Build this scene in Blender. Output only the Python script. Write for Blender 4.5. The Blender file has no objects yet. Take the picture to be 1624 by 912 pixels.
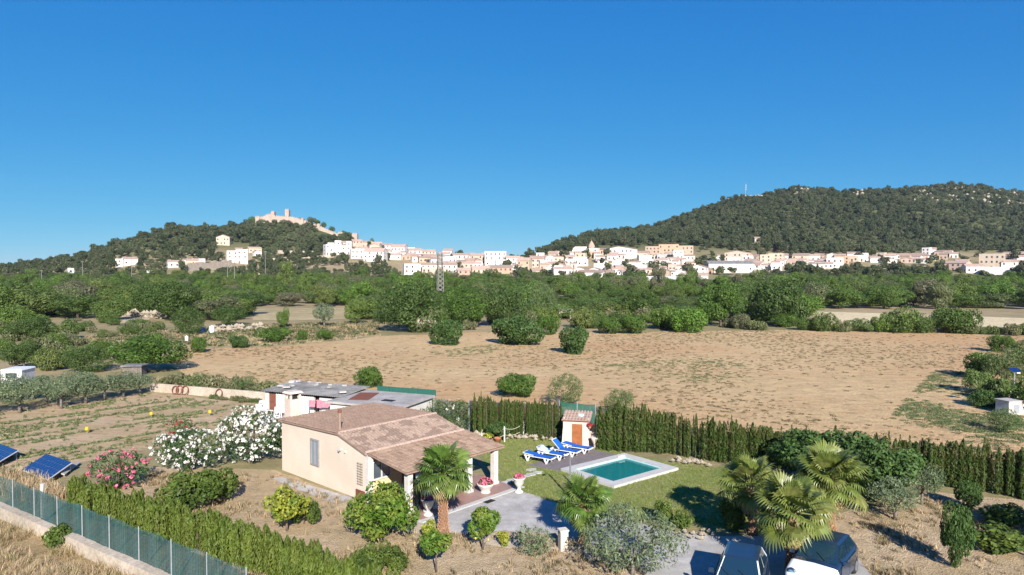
import bpy, math, random
import numpy as np
from mathutils import Vector, Matrix
sc = bpy.context.scene
COL = sc.collection
R = math.radians

# ------------------------------------------------------------------ camera
F = 1097.0                      # focal length in pixels of a 1624 px wide frame
PITCH = math.atan(28 / F)
CAMH = 12.0
cam = bpy.data.cameras.new('camera')
cam.sensor_width = 36
cam.lens = 36 * F / 1624
cam.clip_start = .5
cam.clip_end = 20000
cam_o = bpy.data.objects.new('camera', cam)
COL.objects.link(cam_o)
cam_o.location = (0, 0, CAMH)
cam_o.rotation_euler = (math.pi / 2 - PITCH, 0, 0)
sc.camera = cam_o

# ------------------------------------------------------------------ sky, sun, exposure
SUN_AZ = R(168)                 # clockwise from +Y: behind the camera, a little to the right
SUN_EL = R(28)
world = bpy.data.worlds.new('World')
sc.world = world
world.use_nodes = True
wn = world.node_tree
wn.nodes.clear()
sky = wn.nodes.new('ShaderNodeTexSky')
sky.sky_type = 'NISHITA'
sky.sun_disc = False
sky.sun_elevation = SUN_EL
sky.sun_rotation = SUN_AZ
sky.altitude = 0
sky.air_density = 0.65
sky.dust_density = 0.0
sky.ozone_density = 6.0
bg = wn.nodes.new('ShaderNodeBackground')
bg.inputs['Strength'].default_value = 0.06
wo = wn.nodes.new('ShaderNodeOutputWorld')
sep = wn.nodes.new('ShaderNodeSeparateColor')
com = wn.nodes.new('ShaderNodeCombineColor')
wn.links.new(sky.outputs[0], sep.inputs[0])
SKY_TONE = ((.23, 1.4), (1.3, .655), (3.66, .284))       # camera response to the clear sky: gain and gamma of each channel
for i, (gain, gam) in enumerate(SKY_TONE):
    pw = wn.nodes.new('ShaderNodeMath')
    pw.operation = 'POWER'
    pw.inputs[1].default_value = gam
    ml = wn.nodes.new('ShaderNodeMath')
    ml.operation = 'MULTIPLY'
    ml.inputs[1].default_value = gain
    wn.links.new(sep.outputs[i], pw.inputs[0])
    wn.links.new(pw.outputs[0], ml.inputs[0])
    wn.links.new(ml.outputs[0], com.inputs[i])
wn.links.new(com.outputs[0], bg.inputs[0])
wn.links.new(bg.outputs[0], wo.inputs[0])
sun = bpy.data.lights.new('sun', 'SUN')
sun.energy = 5.0
sun.angle = R(.53)
sun.color = (1, .945, .87)
sun_o = bpy.data.objects.new('sun', sun)
COL.objects.link(sun_o)
sd = Vector((math.sin(SUN_AZ) * math.cos(SUN_EL), math.cos(SUN_AZ) * math.cos(SUN_EL), math.sin(SUN_EL)))
sun_o.rotation_euler = sd.to_track_quat('Z', 'Y').to_euler()
sun_o.location = (30, -40, 60)
vs = sc.view_settings
vs.view_transform = 'Standard'
vs.look = 'None'
vs.exposure = 1.0
vs.gamma = 1
vs.use_curve_mapping = False
sc.cycles.use_denoising = True
sc.cycles.max_bounces = 6
sc.cycles.diffuse_bounces = 3
sc.cycles.transparent_max_bounces = 12
sc.cycles.caustics_reflective = False
sc.cycles.caustics_refractive = False

# ------------------------------------------------------------------ helpers
rnd = random.Random(7)
NPR = np.random.default_rng(11)

def G(px, py, z=0.0):
    """the point at height z that the photograph shows at pixel px, py"""
    cx, cy = (px - 812) / F, (456 - py) / F
    d = (cx, math.cos(PITCH) + cy * math.sin(PITCH), -math.sin(PITCH) + cy * math.cos(PITCH))
    t = (z - CAMH) / d[2]
    return Vector((d[0] * t, d[1] * t, z))

def tag(o, label=None, cat=None, group=None, kind=None):
    if label: o['label'] = label
    if cat: o['category'] = cat
    if group: o['group'] = group
    if kind: o['kind'] = kind
    return o

def empty(name, loc=(0, 0, 0), rz=0, parent=None):
    o = bpy.data.objects.new(name, None)
    o.empty_display_size = .2
    COL.objects.link(o)
    o.location = loc
    o.rotation_euler = (0, 0, rz)
    o.parent = parent
    return o

def obj(name, me, parent=None, loc=None, rot=None, scale=None):
    o = bpy.data.objects.new(name, me)
    COL.objects.link(o)
    if parent is not None: o.parent = parent
    if loc is not None: o.location = loc
    if rot is not None: o.rotation_euler = rot
    if scale is not None: o.scale = scale
    return o

def copy_tree(o, parent=None):
    c = o.copy()
    COL.objects.link(c)
    c.parent = parent
    for ch in o.children:
        copy_tree(ch, c)
    return c

class MB:
    """collects boxes, tubes, lathes and quads into one mesh"""
    def __init__(s):
        s.v = []
        s.f = []
    def add(s, vs, fs):
        n = len(s.v)
        s.v += [tuple(p) for p in vs]
        s.f += [tuple(i + n for i in f) for f in fs]
        return s
    def box(s, c, d, rz=0, taper=1.0, m=None):
        hx, hy, hz = d[0] / 2, d[1] / 2, d[2] / 2
        ps = []
        for z in (-1, 1):
            k = taper if z > 0 else 1
            for x, y in ((-1, -1), (1, -1), (1, 1), (-1, 1)):
                ps.append(Vector((x * hx * k, y * hy * k, z * hz)))
        if m is not None: ps = [m @ p for p in ps]
        if rz:
            q = Matrix.Rotation(rz, 3, 'Z')
            ps = [q @ p for p in ps]
        c = Vector(c)
        return s.add([p + c for p in ps], [(0, 3, 2, 1), (4, 5, 6, 7), (0, 1, 5, 4), (1, 2, 6, 5), (2, 3, 7, 6), (3, 0, 4, 7)])
    def bar(s, a, b, w, h=None):
        """square bar from a to b"""
        return s.tube([a, b], [w * .7071, (h or w) * .7071], 4, off=math.pi / 4)
    def tube(s, pts, rad, n=8, cap=True, off=0.0):
        pts = [Vector(p) for p in pts]
        if not hasattr(rad, '__len__'): rad = [rad] * len(pts)
        base = len(s.v)
        up = Vector((0, 0, 1))
        vs = []
        for i, p in enumerate(pts):
            t = (pts[min(i + 1, len(pts) - 1)] - pts[max(i - 1, 0)])
            if t.length < 1e-6: t = up.copy()
            t.normalize()
            a = t.cross(up if abs(t.z) < .95 else Vector((1, 0, 0))).normalized()
            b = t.cross(a).normalized()
            for k in range(n):
                g = 2 * math.pi * k / n + off
                vs.append(p + (a * math.cos(g) + b * math.sin(g)) * rad[i])
        fs = []
        for i in range(len(pts) - 1):
            for k in range(n):
                k2 = (k + 1) % n
                fs.append((i * n + k, i * n + k2, (i + 1) * n + k2, (i + 1) * n + k))
        if cap:
            fs.append(tuple(range(n))[::-1])
            fs.append(tuple((len(pts) - 1) * n + k for k in range(n)))
        return s.add(vs, fs)
    def lathe(s, prof, n=16, c=(0, 0, 0)):
        vs = []
        for r, z in prof:
            for k in range(n):
                g = 2 * math.pi * k / n
                vs.append((c[0] + r * math.cos(g), c[1] + r * math.sin(g), c[2] + z))
        fs = []
        for i in range(len(prof) - 1):
            for k in range(n):
                k2 = (k + 1) % n
                fs.append((i * n + k, i * n + k2, (i + 1) * n + k2, (i + 1) * n + k))
        fs.append(tuple(range(n))[::-1])
        fs.append(tuple((len(prof) - 1) * n + k for k in range(n)))
        return s.add(vs, fs)
    def torus(s, c, r, t, axis_rot, n=20, m=6):
        vs, fs = [], []
        for i in range(n):
            a = 2 * math.pi * i / n
            for j in range(m):
                b = 2 * math.pi * j / m
                p = Vector(((r + t * math.cos(b)) * math.cos(a), t * math.sin(b), (r + t * math.cos(b)) * math.sin(a)))
                vs.append(axis_rot @ p + Vector(c))
        for i in range(n):
            for j in range(m):
                i2, j2 = (i + 1) % n, (j + 1) % m
                fs.append((i * m + j, i2 * m + j, i2 * m + j2, i * m + j2))
        return s.add(vs, fs)
    def prism(s, poly, z0, z1):
        n = len(poly)
        vs = [(p[0], p[1], z0) for p in poly] + [(p[0], p[1], z1) for p in poly]
        fs = [tuple(range(n))[::-1], tuple(range(n, 2 * n))]
        for i in range(n):
            j = (i + 1) % n
            fs.append((i, j, n + j, n + i))
        return s.add(vs, fs)
    def mesh(s, name, mat, smooth=False):
        me = bpy.data.meshes.new(name)
        me.from_pydata(s.v, [], s.f)
        me.materials.append(mat)
        if smooth: me.polygons.foreach_set('use_smooth', [True] * len(me.polygons))
        me.update()
        return me
    def build(s, name, mat, parent=None, smooth=False, loc=None, rot=None):
        return obj(name, s.mesh(name, mat, smooth), parent, loc, rot)

def np_mesh(name, V, Q, mat, smooth=False):
    """V (n,3) points, Q (m,k) faces"""
    me = bpy.data.meshes.new(name)
    V = np.asarray(V, dtype=np.float32)
    Q = np.asarray(Q, dtype=np.int32)
    m, k = Q.shape
    me.vertices.add(len(V))
    me.vertices.foreach_set('co', V.ravel())
    me.loops.add(m * k)
    me.loops.foreach_set('vertex_index', Q.ravel())
    me.polygons.add(m)
    me.polygons.foreach_set('loop_start', np.arange(0, m * k, k, dtype=np.int32))
    me.polygons.foreach_set('loop_total', np.full(m, k, dtype=np.int32))
    if smooth: me.polygons.foreach_set('use_smooth', np.ones(m, dtype=bool))
    me.materials.append(mat)
    me.update(calc_edges=True)
    me.validate()
    return me

# ------------------------------------------------------------------ materials
def nodes_of(name):
    m = bpy.data.materials.new(name)
    m.use_nodes = True
    nt = m.node_tree
    b = nt.nodes['Principled BSDF']
    return m, nt, b

def N(nt, t, **kw):
    n = nt.nodes.new(t)
    for k, v in kw.items():
        if k.startswith('_'): setattr(n, k[1:], v)
        else: n.inputs[k.replace('_', ' ')].default_value = v
    return n

def mixc(nt, fac, a, b, mode='MIX'):
    n = nt.nodes.new('ShaderNodeMix')
    n.data_type = 'RGBA'
    n.blend_type = mode
    for sock, val in ((n.inputs[0], fac), (n.inputs[6], a), (n.inputs[7], b)):
        if hasattr(val, 'is_linked') or isinstance(val, bpy.types.NodeSocket): nt.links.new(val, sock)
        elif hasattr(val, '__len__'): sock.default_value = (*val[:3], 1)
        else: sock.default_value = val
    return n.outputs[2]

def noise(nt, vec, scale, detail=4, rough=.55, lo=.35, hi=.65):
    n = N(nt, 'ShaderNodeTexNoise', Scale=scale, Detail=detail, Roughness=rough)
    nt.links.new(vec, n.inputs['Vector'])
    r = N(nt, 'ShaderNodeMapRange')
    r.inputs['From Min'].default_value = lo
    r.inputs['From Max'].default_value = hi
    nt.links.new(n.outputs['Fac'], r.inputs['Value'])
    return r.outputs[0]

def bump(nt, b, height, strength=.4, dist=.05):
    n = N(nt, 'ShaderNodeBump', Strength=strength, Distance=dist)
    nt.links.new(height, n.inputs['Height'])
    nt.links.new(n.outputs[0], b.inputs['Normal'])

def mat(name, c1, c2=None, scale=3, rough=.8, fine=None, bmp=0, metal=0, spec=.3, coords='Object', dist=.02, c3=None, s3=.3, rand=0):
    """plain surface: colour c1 worn towards c2 by noise, c3 in large patches"""
    m, nt, b = nodes_of(name)
    b.inputs['Roughness'].default_value = rough
    b.inputs['Metallic'].default_value = metal
    b.inputs['Specular IOR Level'].default_value = spec
    tc = N(nt, 'ShaderNodeTexCoord')
    v = tc.outputs[coords]
    col = None
    if c2 is None: c2 = tuple(x * .85 for x in c1)
    f = noise(nt, v, scale)
    col = mixc(nt, f, c1, c2)
    if c3 is not None:
        col = mixc(nt, noise(nt, v, s3, 5, .6, .42, .62), col, c3)
    if fine:
        g = noise(nt, v, fine, 3, .6, .3, .7)
        dk = mixc(nt, g, (.72, .72, .72), (1.12, 1.12, 1.12))
        col = mixc(nt, 1.0, col, dk, 'MULTIPLY')
        if bmp: bump(nt, b, g, bmp, dist)
    elif bmp:
        bump(nt, b, f, bmp, dist)
    if rand:
        oi = N(nt, 'ShaderNodeObjectInfo')
        g = N(nt, 'ShaderNodeMapRange')
        g.inputs['To Min'].default_value = 1 - rand
        g.inputs['To Max'].default_value = 1 + rand
        nt.links.new(oi.outputs['Random'], g.inputs['Value'])
        col = mixc(nt, 1.0, col, g.outputs[0], 'MULTIPLY')
    nt.links.new(col, b.inputs['Base Color'])
    return m

def leafmat(name, cols, trans=.25, rough=.55, isl=.28, objvar=True, patch=None, spec=.25):
    """foliage: cols = ramp over the random value of each plant; every leaf varies a little"""
    m, nt, b = nodes_of(name)
    out = nt.nodes['Material Output']
    b.inputs['Roughness'].default_value = rough
    b.inputs['Specular IOR Level'].default_value = spec
    if len(cols) > 1 and objvar:
        oi = N(nt, 'ShaderNodeObjectInfo')
        cr = N(nt, 'ShaderNodeValToRGB')
        el = cr.color_ramp.elements
        while len(el) < len(cols): el.new(.5)
        for i, c in enumerate(cols):
            el[i].position = i / (len(cols) - 1)
            el[i].color = (*c, 1)
        nt.links.new(oi.outputs['Random'], cr.inputs[0])
        col = cr.outputs[0]
    else:
        col = mixc(nt, 0.0, cols[0], cols[0])
    if patch:
        tc = N(nt, 'ShaderNodeTexCoord')
        col = mixc(nt, noise(nt, tc.outputs['Object'], patch[1], 2, .5, .45, .62), col, patch[0])
    ge = N(nt, 'ShaderNodeNewGeometry')
    mr = N(nt, 'ShaderNodeMapRange')
    mr.inputs['To Min'].default_value = 1 - isl
    mr.inputs['To Max'].default_value = 1 + isl
    nt.links.new(ge.outputs['Random Per Island'], mr.inputs['Value'])
    col = mixc(nt, 1.0, col, mr.outputs[0], 'MULTIPLY')
    nt.links.new(col, b.inputs['Base Color'])
    tr = N(nt, 'ShaderNodeBsdfTranslucent')
    warm = mixc(nt, 1.0, col, (1.15, 1.2, .6), 'MULTIPLY')
    nt.links.new(warm, tr.inputs['Color'])
    mx = N(nt, 'ShaderNodeMixShader')
    mx.inputs[0].default_value = trans
    nt.links.new(b.outputs[0], mx.inputs[1])
    nt.links.new(tr.outputs[0], mx.inputs[2])
    nt.links.new(mx.outputs[0], out.inputs['Surface'])
    return m

M = {}
M['bark'] = mat('bark', (.16, .12, .09), (.08, .06, .05), 8, .9, fine=30, bmp=.5)
M['bark_grey'] = mat('bark_grey', (.22, .19, .16), (.12, .1, .08), 8, .9, fine=30, bmp=.5)
M['wood_mix'] = leafmat('wood_mix', [(.05, .085, .018), (.1, .16, .024), (.07, .115, .026), (.125, .155, .04), (.095, .18, .024), (.145, .14, .08), (.065, .11, .022), (.115, .165, .034)], .22, isl=.22)
M['maquis_mix'] = leafmat('maquis_mix', [(.06, .08, .03), (.085, .1, .042), (.1, .105, .055), (.07, .095, .03)], .15, isl=.22)
M['pine_mix'] = leafmat('pine_mix', [(.036, .05, .018), (.052, .068, .025), (.066, .08, .032), (.08, .088, .042)], .15, isl=.22)
M['green_dark'] = leafmat('green_dark', [(.048, .085, .02), (.055, .095, .022)], .22, patch=((.075, .115, .026), .6))
M['green_bright'] = leafmat('green_bright', [(.075, .14, .02), (.085, .15, .024)], .28, patch=((.055, .1, .018), .7))
M['citrus'] = leafmat('citrus', [(.09, .17, .02), (.11, .19, .025)], .3, rough=.5, patch=((.17, .21, .035), 1.2), spec=.25)
M['fig'] = leafmat('fig', [(.065, .12, .028), (.075, .13, .034)], .25, patch=((.045, .085, .02), .8))
M['olive'] = leafmat('olive', [(.14, .18, .09), (.16, .2, .105)], .2, rough=.5, patch=((.1, .135, .075), .8))
M['oleander'] = leafmat('oleander', [(.05, .1, .025), (.06, .11, .03)], .22, patch=((.03, .06, .02), .9))
M['shrub'] = leafmat('shrub', [(.085, .13, .02), (.1, .14, .025)], .25, patch=((.05, .085, .015), 1.0))
M['yellow_leaf'] = leafmat('yellow_leaf', [(.33, .32, .04), (.26, .29, .04)], .3, patch=((.13, .19, .03), 1.4))
M['cypress'] = leafmat('cypress', [(.037, .068, .01), (.048, .08, .011), (.043, .07, .013)], .15, patch=((.07, .08, .018), 1.6))
M['cypress_light'] = leafmat('cypress_light', [(.09, .13, .018), (.105, .14, .02), (.1, .125, .022)], .2, patch=((.065, .1, .015), 1.5))
M['tamarisk'] = leafmat('tamarisk', [(.1, .15, .05), (.12, .16, .06)], .25)
M['scrub'] = leafmat('scrub', [(.1, .13, .05), (.14, .14, .07), (.08, .12, .03), (.2, .18, .1)], .2)
M['straw'] = leafmat('straw', [(.5, .37, .23), (.4, .28, .17), (.56, .44, .28), (.33, .26, .14)], .3, rough=.7)
M['weed'] = leafmat('weed', [(.2, .17, .09), (.26, .19, .11), (.15, .14, .07), (.22, .15, .09)], .2)
M['crop'] = leafmat('crop', [(.13, .16, .06), (.16, .18, .08)], .2)
M['grass_blade'] = leafmat('grass_blade', [(.19, .24, .06), (.23, .26, .07), (.29, .28, .11)], .3)
M['flower_white'] = leafmat('flower_white', [(.62, .6, .57)], .15, isl=.12, objvar=False)
M['flower_pink'] = leafmat('flower_pink', [(.58, .13, .22)], .2, isl=.4, objvar=False)
M['flower_red'] = leafmat('flower_red', [(.33, .03, .04)], .2, isl=.5, objvar=False)
M['frond'] = leafmat('frond', [(.09, .17, .03), (.12, .19, .035), (.15, .19, .05)], .3, rough=.4, spec=.5)
M['frond_pale'] = leafmat('frond_pale', [(.13, .175, .035), (.16, .195, .042), (.2, .215, .06)], .3, rough=.4, spec=.5)
M['dry_frond'] = leafmat('dry_frond', [(.42, .33, .17), (.34, .27, .14)], .3, rough=.7)
M['lemon'] = mat('lemon', (.75, .55, .03), (.7, .45, .02), 5, .5)
M['plaster'] = mat('plaster', (.6, .515, .415), (.575, .49, .39), .8, .9, c3=(.545, .455, .36), s3=.45)
M['plaster_yellow'] = mat('plaster_yellow', (.78, .58, .3), (.72, .53, .28), 1, .9, fine=14, bmp=.1)
M['white'] = mat('white', (.62, .58, .54), (.54, .5, .45), 2, .8, fine=20, bmp=.08)
M['pinkwhite'] = mat('pinkwhite', (.62, .5, .43), (.56, .45, .385), 1.5, .9, fine=18, bmp=.1)
M['plastic_white'] = mat('plastic_white', (.68, .68, .68), (.62, .62, .62), 4, .4, spec=.5)
M['stone_white'] = mat('stone_white', (.62, .59, .55), (.54, .51, .46), 6, .7, fine=40, bmp=.1)
M['alu'] = mat('alu', (.34, .36, .38), (.28, .3, .32), 4, .45, metal=.2)
M['steel'] = mat('steel', (.5, .52, .55), (.4, .42, .46), 6, .35, metal=.8)
M['iron'] = mat('iron', (.02, .045, .04), (.03, .05, .045), 4, .5)
M['dark'] = mat('dark', (.015, .015, .016), (.02, .02, .02), 4, .6)
M['rust'] = mat('rust', (.25, .09, .05), (.14, .05, .035), 6, .9, fine=30, bmp=.3)
M['wood_door'] = mat('wood_door', (.36, .13, .045), (.27, .09, .03), 3, .6, fine=25, bmp=.2)
M['wood_brown'] = mat('wood_brown', (.2, .075, .045), (.15, .05, .035), 3, .7, fine=25)
M['terracotta'] = mat('terracotta', (.45, .18, .09), (.36, .14, .07), 5, .8, fine=20)
M['roof_edge'] = mat('roof_edge', (.3, .2, .15), (.25, .165, .125), 4, .9)
M['galvanised'] = mat('galvanised', (.2, .19, .17), (.16, .15, .14), 2, .6)
M['window_frame'] = mat('window_frame', (.26, .25, .24), (.22, .21, .2), 4, .5)
M['concrete'] = mat('concrete', (.4, .38, .35), (.33, .31, .29), 1.2, .9, fine=25, bmp=.15, c3=(.46, .44, .41), s3=.4)
M['fibre_roof'] = mat('fibre_roof', (.17, .165, .16), (.12, .12, .12), 1.2, .9, fine=10, bmp=.2, c3=(.25, .24, .23), s3=.8)
M['flat_roof'] = mat('flat_roof', (.36, .33, .3), (.28, .26, .24), 1.2, .9, fine=10, bmp=.2, c3=(.42, .39, .36), s3=.7)
M['wall_cream'] = mat('wall_cream', (.5, .42, .34), (.43, .36, .28), .8, .9, fine=6, bmp=.2, c3=(.38, .32, .25), s3=.4)
M['rubble'] = mat('rubble', (.42, .36, .28), (.32, .27, .2), 2, .95, fine=8, bmp=.5, dist=.1)
M['rope'] = mat('rope', (.55, .48, .36), (.45, .38, .28), 20, .9)
M['fabric_blue'] = mat('fabric_blue', (.012, .12, .48), (.01, .1, .4), 5, .8, fine=60)
M['towel'] = mat('towel', (.3, .45, .62), (.6, .68, .74), 9, .95)
M['yellow'] = mat('yellow', (.55, .4, .03), (.5, .34, .02), 4, .6)
M['blue'] = mat('blue', (.02, .1, .4), (.02, .08, .33), 4, .5)
M['cloth_pink'] = mat('cloth_pink', (.75, .22, .25), (.6, .14, .2), 6, .9)

def glassmat(name, c, rough=.05):
    m, nt, b = nodes_of(name)
    b.inputs['Base Color'].default_value = (*c, 1)
    b.inputs['Roughness'].default_value = rough
    b.inputs['Specular IOR Level'].default_value = .7
    b.inputs['Coat Weight'].default_value = .5
    return m
M['glass'] = glassmat('glass', (.06, .08, .1))
M['glass_pale'] = glassmat('glass_pale', (.2, .24, .29), .2)
M['window_dark'] = glassmat('window_dark', (.05, .05, .055), .2)
M['solar'] = glassmat('solar', (.008, .022, .1), .12)
M['car_white'] = glassmat('car_white', (.75, .77, .8), .25)
M['car_navy'] = glassmat('car_navy', (.012, .028, .06), .25)
M['car_glass'] = glassmat('car_glass', (.01, .03, .05), .04)
M['tyre'] = mat('tyre', (.02, .02, .02), (.03, .03, .03), 8, .9)
M['lamp_lens'] = glassmat('lamp_lens', (.12, .22, .3), .1)

def tilemat(name, cols, patch=None, pscale=.5, plo=.5, phi=.54):
    m, nt, b = nodes_of(name)
    b.inputs['Roughness'].default_value = .9
    b.inputs['Specular IOR Level'].default_value = .15
    ge = N(nt, 'ShaderNodeNewGeometry')
    cr = N(nt, 'ShaderNodeValToRGB')
    el = cr.color_ramp.elements
    while len(el) < len(cols): el.new(.5)
    for i, c in enumerate(cols):
        el[i].position = i / (len(cols) - 1)
        el[i].color = (*c, 1)
    nt.links.new(ge.outputs['Random Per Island'], cr.inputs[0])
    col = cr.outputs[0]
    tc = N(nt, 'ShaderNodeTexCoord')
    if patch:
        col = mixc(nt, noise(nt, tc.outputs['Object'], pscale, 3, .6, plo, phi), col, patch)
    g = noise(nt, tc.outputs['Object'], 9, 4, .6, .3, .7)
    col = mixc(nt, 1.0, col, mixc(nt, g, (.75, .74, .72), (1.1, 1.1, 1.1)), 'MULTIPLY')
    nt.links.new(col, b.inputs['Base Color'])
    return m
M['tile_brown'] = tilemat('tile_brown', [(.275, .185, .135), (.31, .21, .155), (.25, .17, .12), (.335, .23, .17)])
M['tile_patch'] = tilemat('tile_patch', [(.36, .265, .205), (.39, .285, .22), (.33, .24, .185)], (.25, .18, .14), 1.3, .5, .54)
M['tile_porch'] = tilemat('tile_porch', [(.3, .205, .15), (.37, .26, .19), (.24, .16, .115), (.42, .3, .22)])
M['tile_ridge'] = tilemat('tile_ridge', [(.38, .27, .215), (.42, .305, .245)])
M['tile_far'] = mat('tile_far', (.42, .3, .24), (.35, .25, .2), .6, .9, fine=3, rand=.2)

# town plaster: each house takes its tone from its own random value
def townmat(name, cols):
    m, nt, b = nodes_of(name)
    b.inputs['Roughness'].default_value = .9
    oi = N(nt, 'ShaderNodeObjectInfo')
    cr = N(nt, 'ShaderNodeValToRGB')
    el = cr.color_ramp.elements
    while len(el) < len(cols): el.new(.5)
    for i, c in enumerate(cols):
        el[i].position = i / max(1, len(cols) - 1)
        el[i].color = (*c, 1)
    nt.links.new(oi.outputs['Random'], cr.inputs[0])
    tc = N(nt, 'ShaderNodeTexCoord')
    col = mixc(nt, 1.0, cr.outputs[0], mixc(nt, noise(nt, tc.outputs['Object'], .5, 4), (.85, .83, .8), (1, 1, 1)), 'MULTIPLY')
    nt.links.new(col, b.inputs['Base Color'])
    return m
M['t_white'] = townmat('t_white', [(.66, .62, .58), (.7, .67, .65), (.6, .55, .51)])
M['t_cream'] = townmat('t_cream', [(.5, .41, .31), (.54, .45, .35), (.46, .38, .3)])
M['t_pink'] = townmat('t_pink', [(.5, .36, .29), (.52, .4, .33), (.46, .34, .28)])
M['t_ochre'] = townmat('t_ochre', [(.5, .35, .23), (.45, .32, .22), (.46, .37, .26)])
M['t_tan'] = townmat('t_tan', [(.42, .3, .22), (.38, .29, .22), (.44, .33, .25)])
M['t_grey'] = townmat('t_grey', [(.42, .41, .4), (.36, .36, .35)])
M['castle'] = mat('castle', (.44, .345, .285), (.37, .285, .23), .3, .95, fine=1.5, bmp=.3, dist=.3)

# ground materials
def groundmat(name, base, c2, c3=None, s1=.15, s2=1.2, s3=.05, speck=None, sp_scale=6, splo=.58, sphi=.66, fine=9, bmp=.6, dist=.08, rough=.95, stretch=(1, 1, 1)):
    m, nt, b = nodes_of(name)
    b.inputs['Roughness'].default_value = rough
    b.inputs['Specular IOR Level'].default_value = .1
    tc = N(nt, 'ShaderNodeTexCoord')
    mp = N(nt, 'ShaderNodeMapping')
    mp.inputs['Scale'].default_value = stretch
    nt.links.new(tc.outputs['Object'], mp.inputs['Vector'])
    v = mp.outputs[0]
    col = mixc(nt, noise(nt, v, s1, 5, .6, .38, .62), base, c2)
    if c3: col = mixc(nt, noise(nt, v, s3, 4, .6, .45, .6), col, c3)
    g = noise(nt, v, fine, 4, .65, .3, .7)
    g2 = noise(nt, v, s2, 5, .65, .3, .7)
    col = mixc(nt, 1.0, col, mixc(nt, g2, (.78, .77, .76), (1.12, 1.12, 1.12)), 'MULTIPLY')
    col = mixc(nt, 1.0, col, mixc(nt, g, (.82, .8, .8), (1.1, 1.1, 1.1)), 'MULTIPLY')
    if speck:
        col = mixc(nt, noise(nt, v, sp_scale, 3, .6, splo, sphi), col, speck)
    nt.links.new(col, b.inputs['Base Color'])
    ad = N(nt, 'ShaderNodeMath', _operation='ADD')
    nt.links.new(g, ad.inputs[0])
    nt.links.new(g2, ad.inputs[1])
    bump(nt, b, ad.outputs[0], bmp, dist)
    return m
def hillfloor(m):
    nt = m.node_tree
    b = nt.nodes['Principled BSDF']
    src = b.inputs['Base Color'].links[0].from_socket
    tc = N(nt, 'ShaderNodeTexCoord')
    sx = N(nt, 'ShaderNodeSeparateXYZ')
    nt.links.new(tc.outputs['Object'], sx.inputs[0])
    r = N(nt, 'ShaderNodeMapRange')
    r.inputs['From Min'].default_value = 22
    r.inputs['From Max'].default_value = 40
    nt.links.new(sx.outputs[2], r.inputs['Value'])
    nt.links.new(mixc(nt, r.outputs[0], src, (.085, .095, .038)), b.inputs['Base Color'])
M['terrain'] = groundmat('terrain', (.3, .24, .13), (.2, .19, .09), (.36, .28, .17), s1=.03, s2=.3, s3=.012, fine=3, bmp=.3, dist=.08)
hillfloor(M['terrain'])
M['field'] = groundmat('field', (.57, .412, .225), (.52, .37, .195), (.53, .34, .175), s1=.06, s2=.7, s3=.022, speck=(.3, .23, .13), sp_scale=.9, splo=.58, sphi=.68, fine=4.5, bmp=.7, dist=.12, stretch=(.8, 1.2, 1))
M['soil'] = groundmat('soil', (.5, .37, .23), (.55, .43, .28), (.45, .345, .2), s1=.25, s2=1.5, s3=.18, speck=(.34, .26, .15), sp_scale=2.2, fine=12, bmp=.8, dist=.08)
M['plot'] = groundmat('plot', (.5, .36, .22), (.54, .41, .27), (.45, .34, .2), s1=.2, s2=1.2, s3=.12, speck=(.24, .2, .09), sp_scale=1.4, fine=9, bmp=.8, dist=.1, stretch=(.5, 1.4, 1))
M['pale_field'] = groundmat('pale_field', (.62, .52, .33), (.56, .46, .28), s1=.05, s2=.5, fine=2, bmp=.3, dist=.1)
M['dry_strip'] = groundmat('dry_strip', (.42, .34, .19), (.34, .29, .15), (.48, .39, .23), s1=.06, s2=.6, s3=.04, fine=3, bmp=.6, dist=.2)
M['lawn'] = groundmat('lawn', (.21, .27, .08), (.25, .28, .095), (.3, .295, .125), s1=.5, s2=2.5, s3=.3, fine=22, bmp=.9, dist=.05)
M['straw_ground'] = groundmat('straw_ground', (.42, .31, .17), (.35, .26, .13), s1=.4, s2=2, fine=14, bmp=.8, dist=.08)
M['drive'] = groundmat('drive', (.4, .385, .36), (.34, .33, .31), (.44, .425, .4), s1=.5, s2=2, s3=.3, fine=25, bmp=.3, dist=.02)
M['stonepale'] = groundmat('stonepale', (.52, .44, .33), (.45, .37, .27), s1=.8, s2=3, fine=14, bmp=.5, dist=.05)
M['coping'] = mat('coping', (.5, .49, .46), (.44, .43, .4), 3, .85, fine=25, bmp=.15)
M['deck'] = mat('deck', (.2, .17, .165), (.165, .14, .14), 3, .8, fine=18, bmp=.15)

m, nt, b = nodes_of('patio_tile')
tc = N(nt, 'ShaderNodeTexCoord')
br = N(nt, 'ShaderNodeTexBrick', Scale=1.0)
br.inputs['Brick Width'].default_value = .4
br.inputs['Row Height'].default_value = .2
br.inputs['Mortar Size'].default_value = .012
br.inputs['Color1'].default_value = (.3, .15, .115, 1)
br.inputs['Color2'].default_value = (.25, .125, .1, 1)
br.inputs['Mortar'].default_value = (.3, .24, .2, 1)
nt.links.new(tc.outputs['Object'], br.inputs['Vector'])
nt.links.new(mixc(nt, noise(nt, tc.outputs['Object'], 1.2), br.outputs[0], (.29, .2, .17)), b.inputs['Base Color'])
b.inputs['Roughness'].default_value = .6
M['patio'] = m

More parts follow.
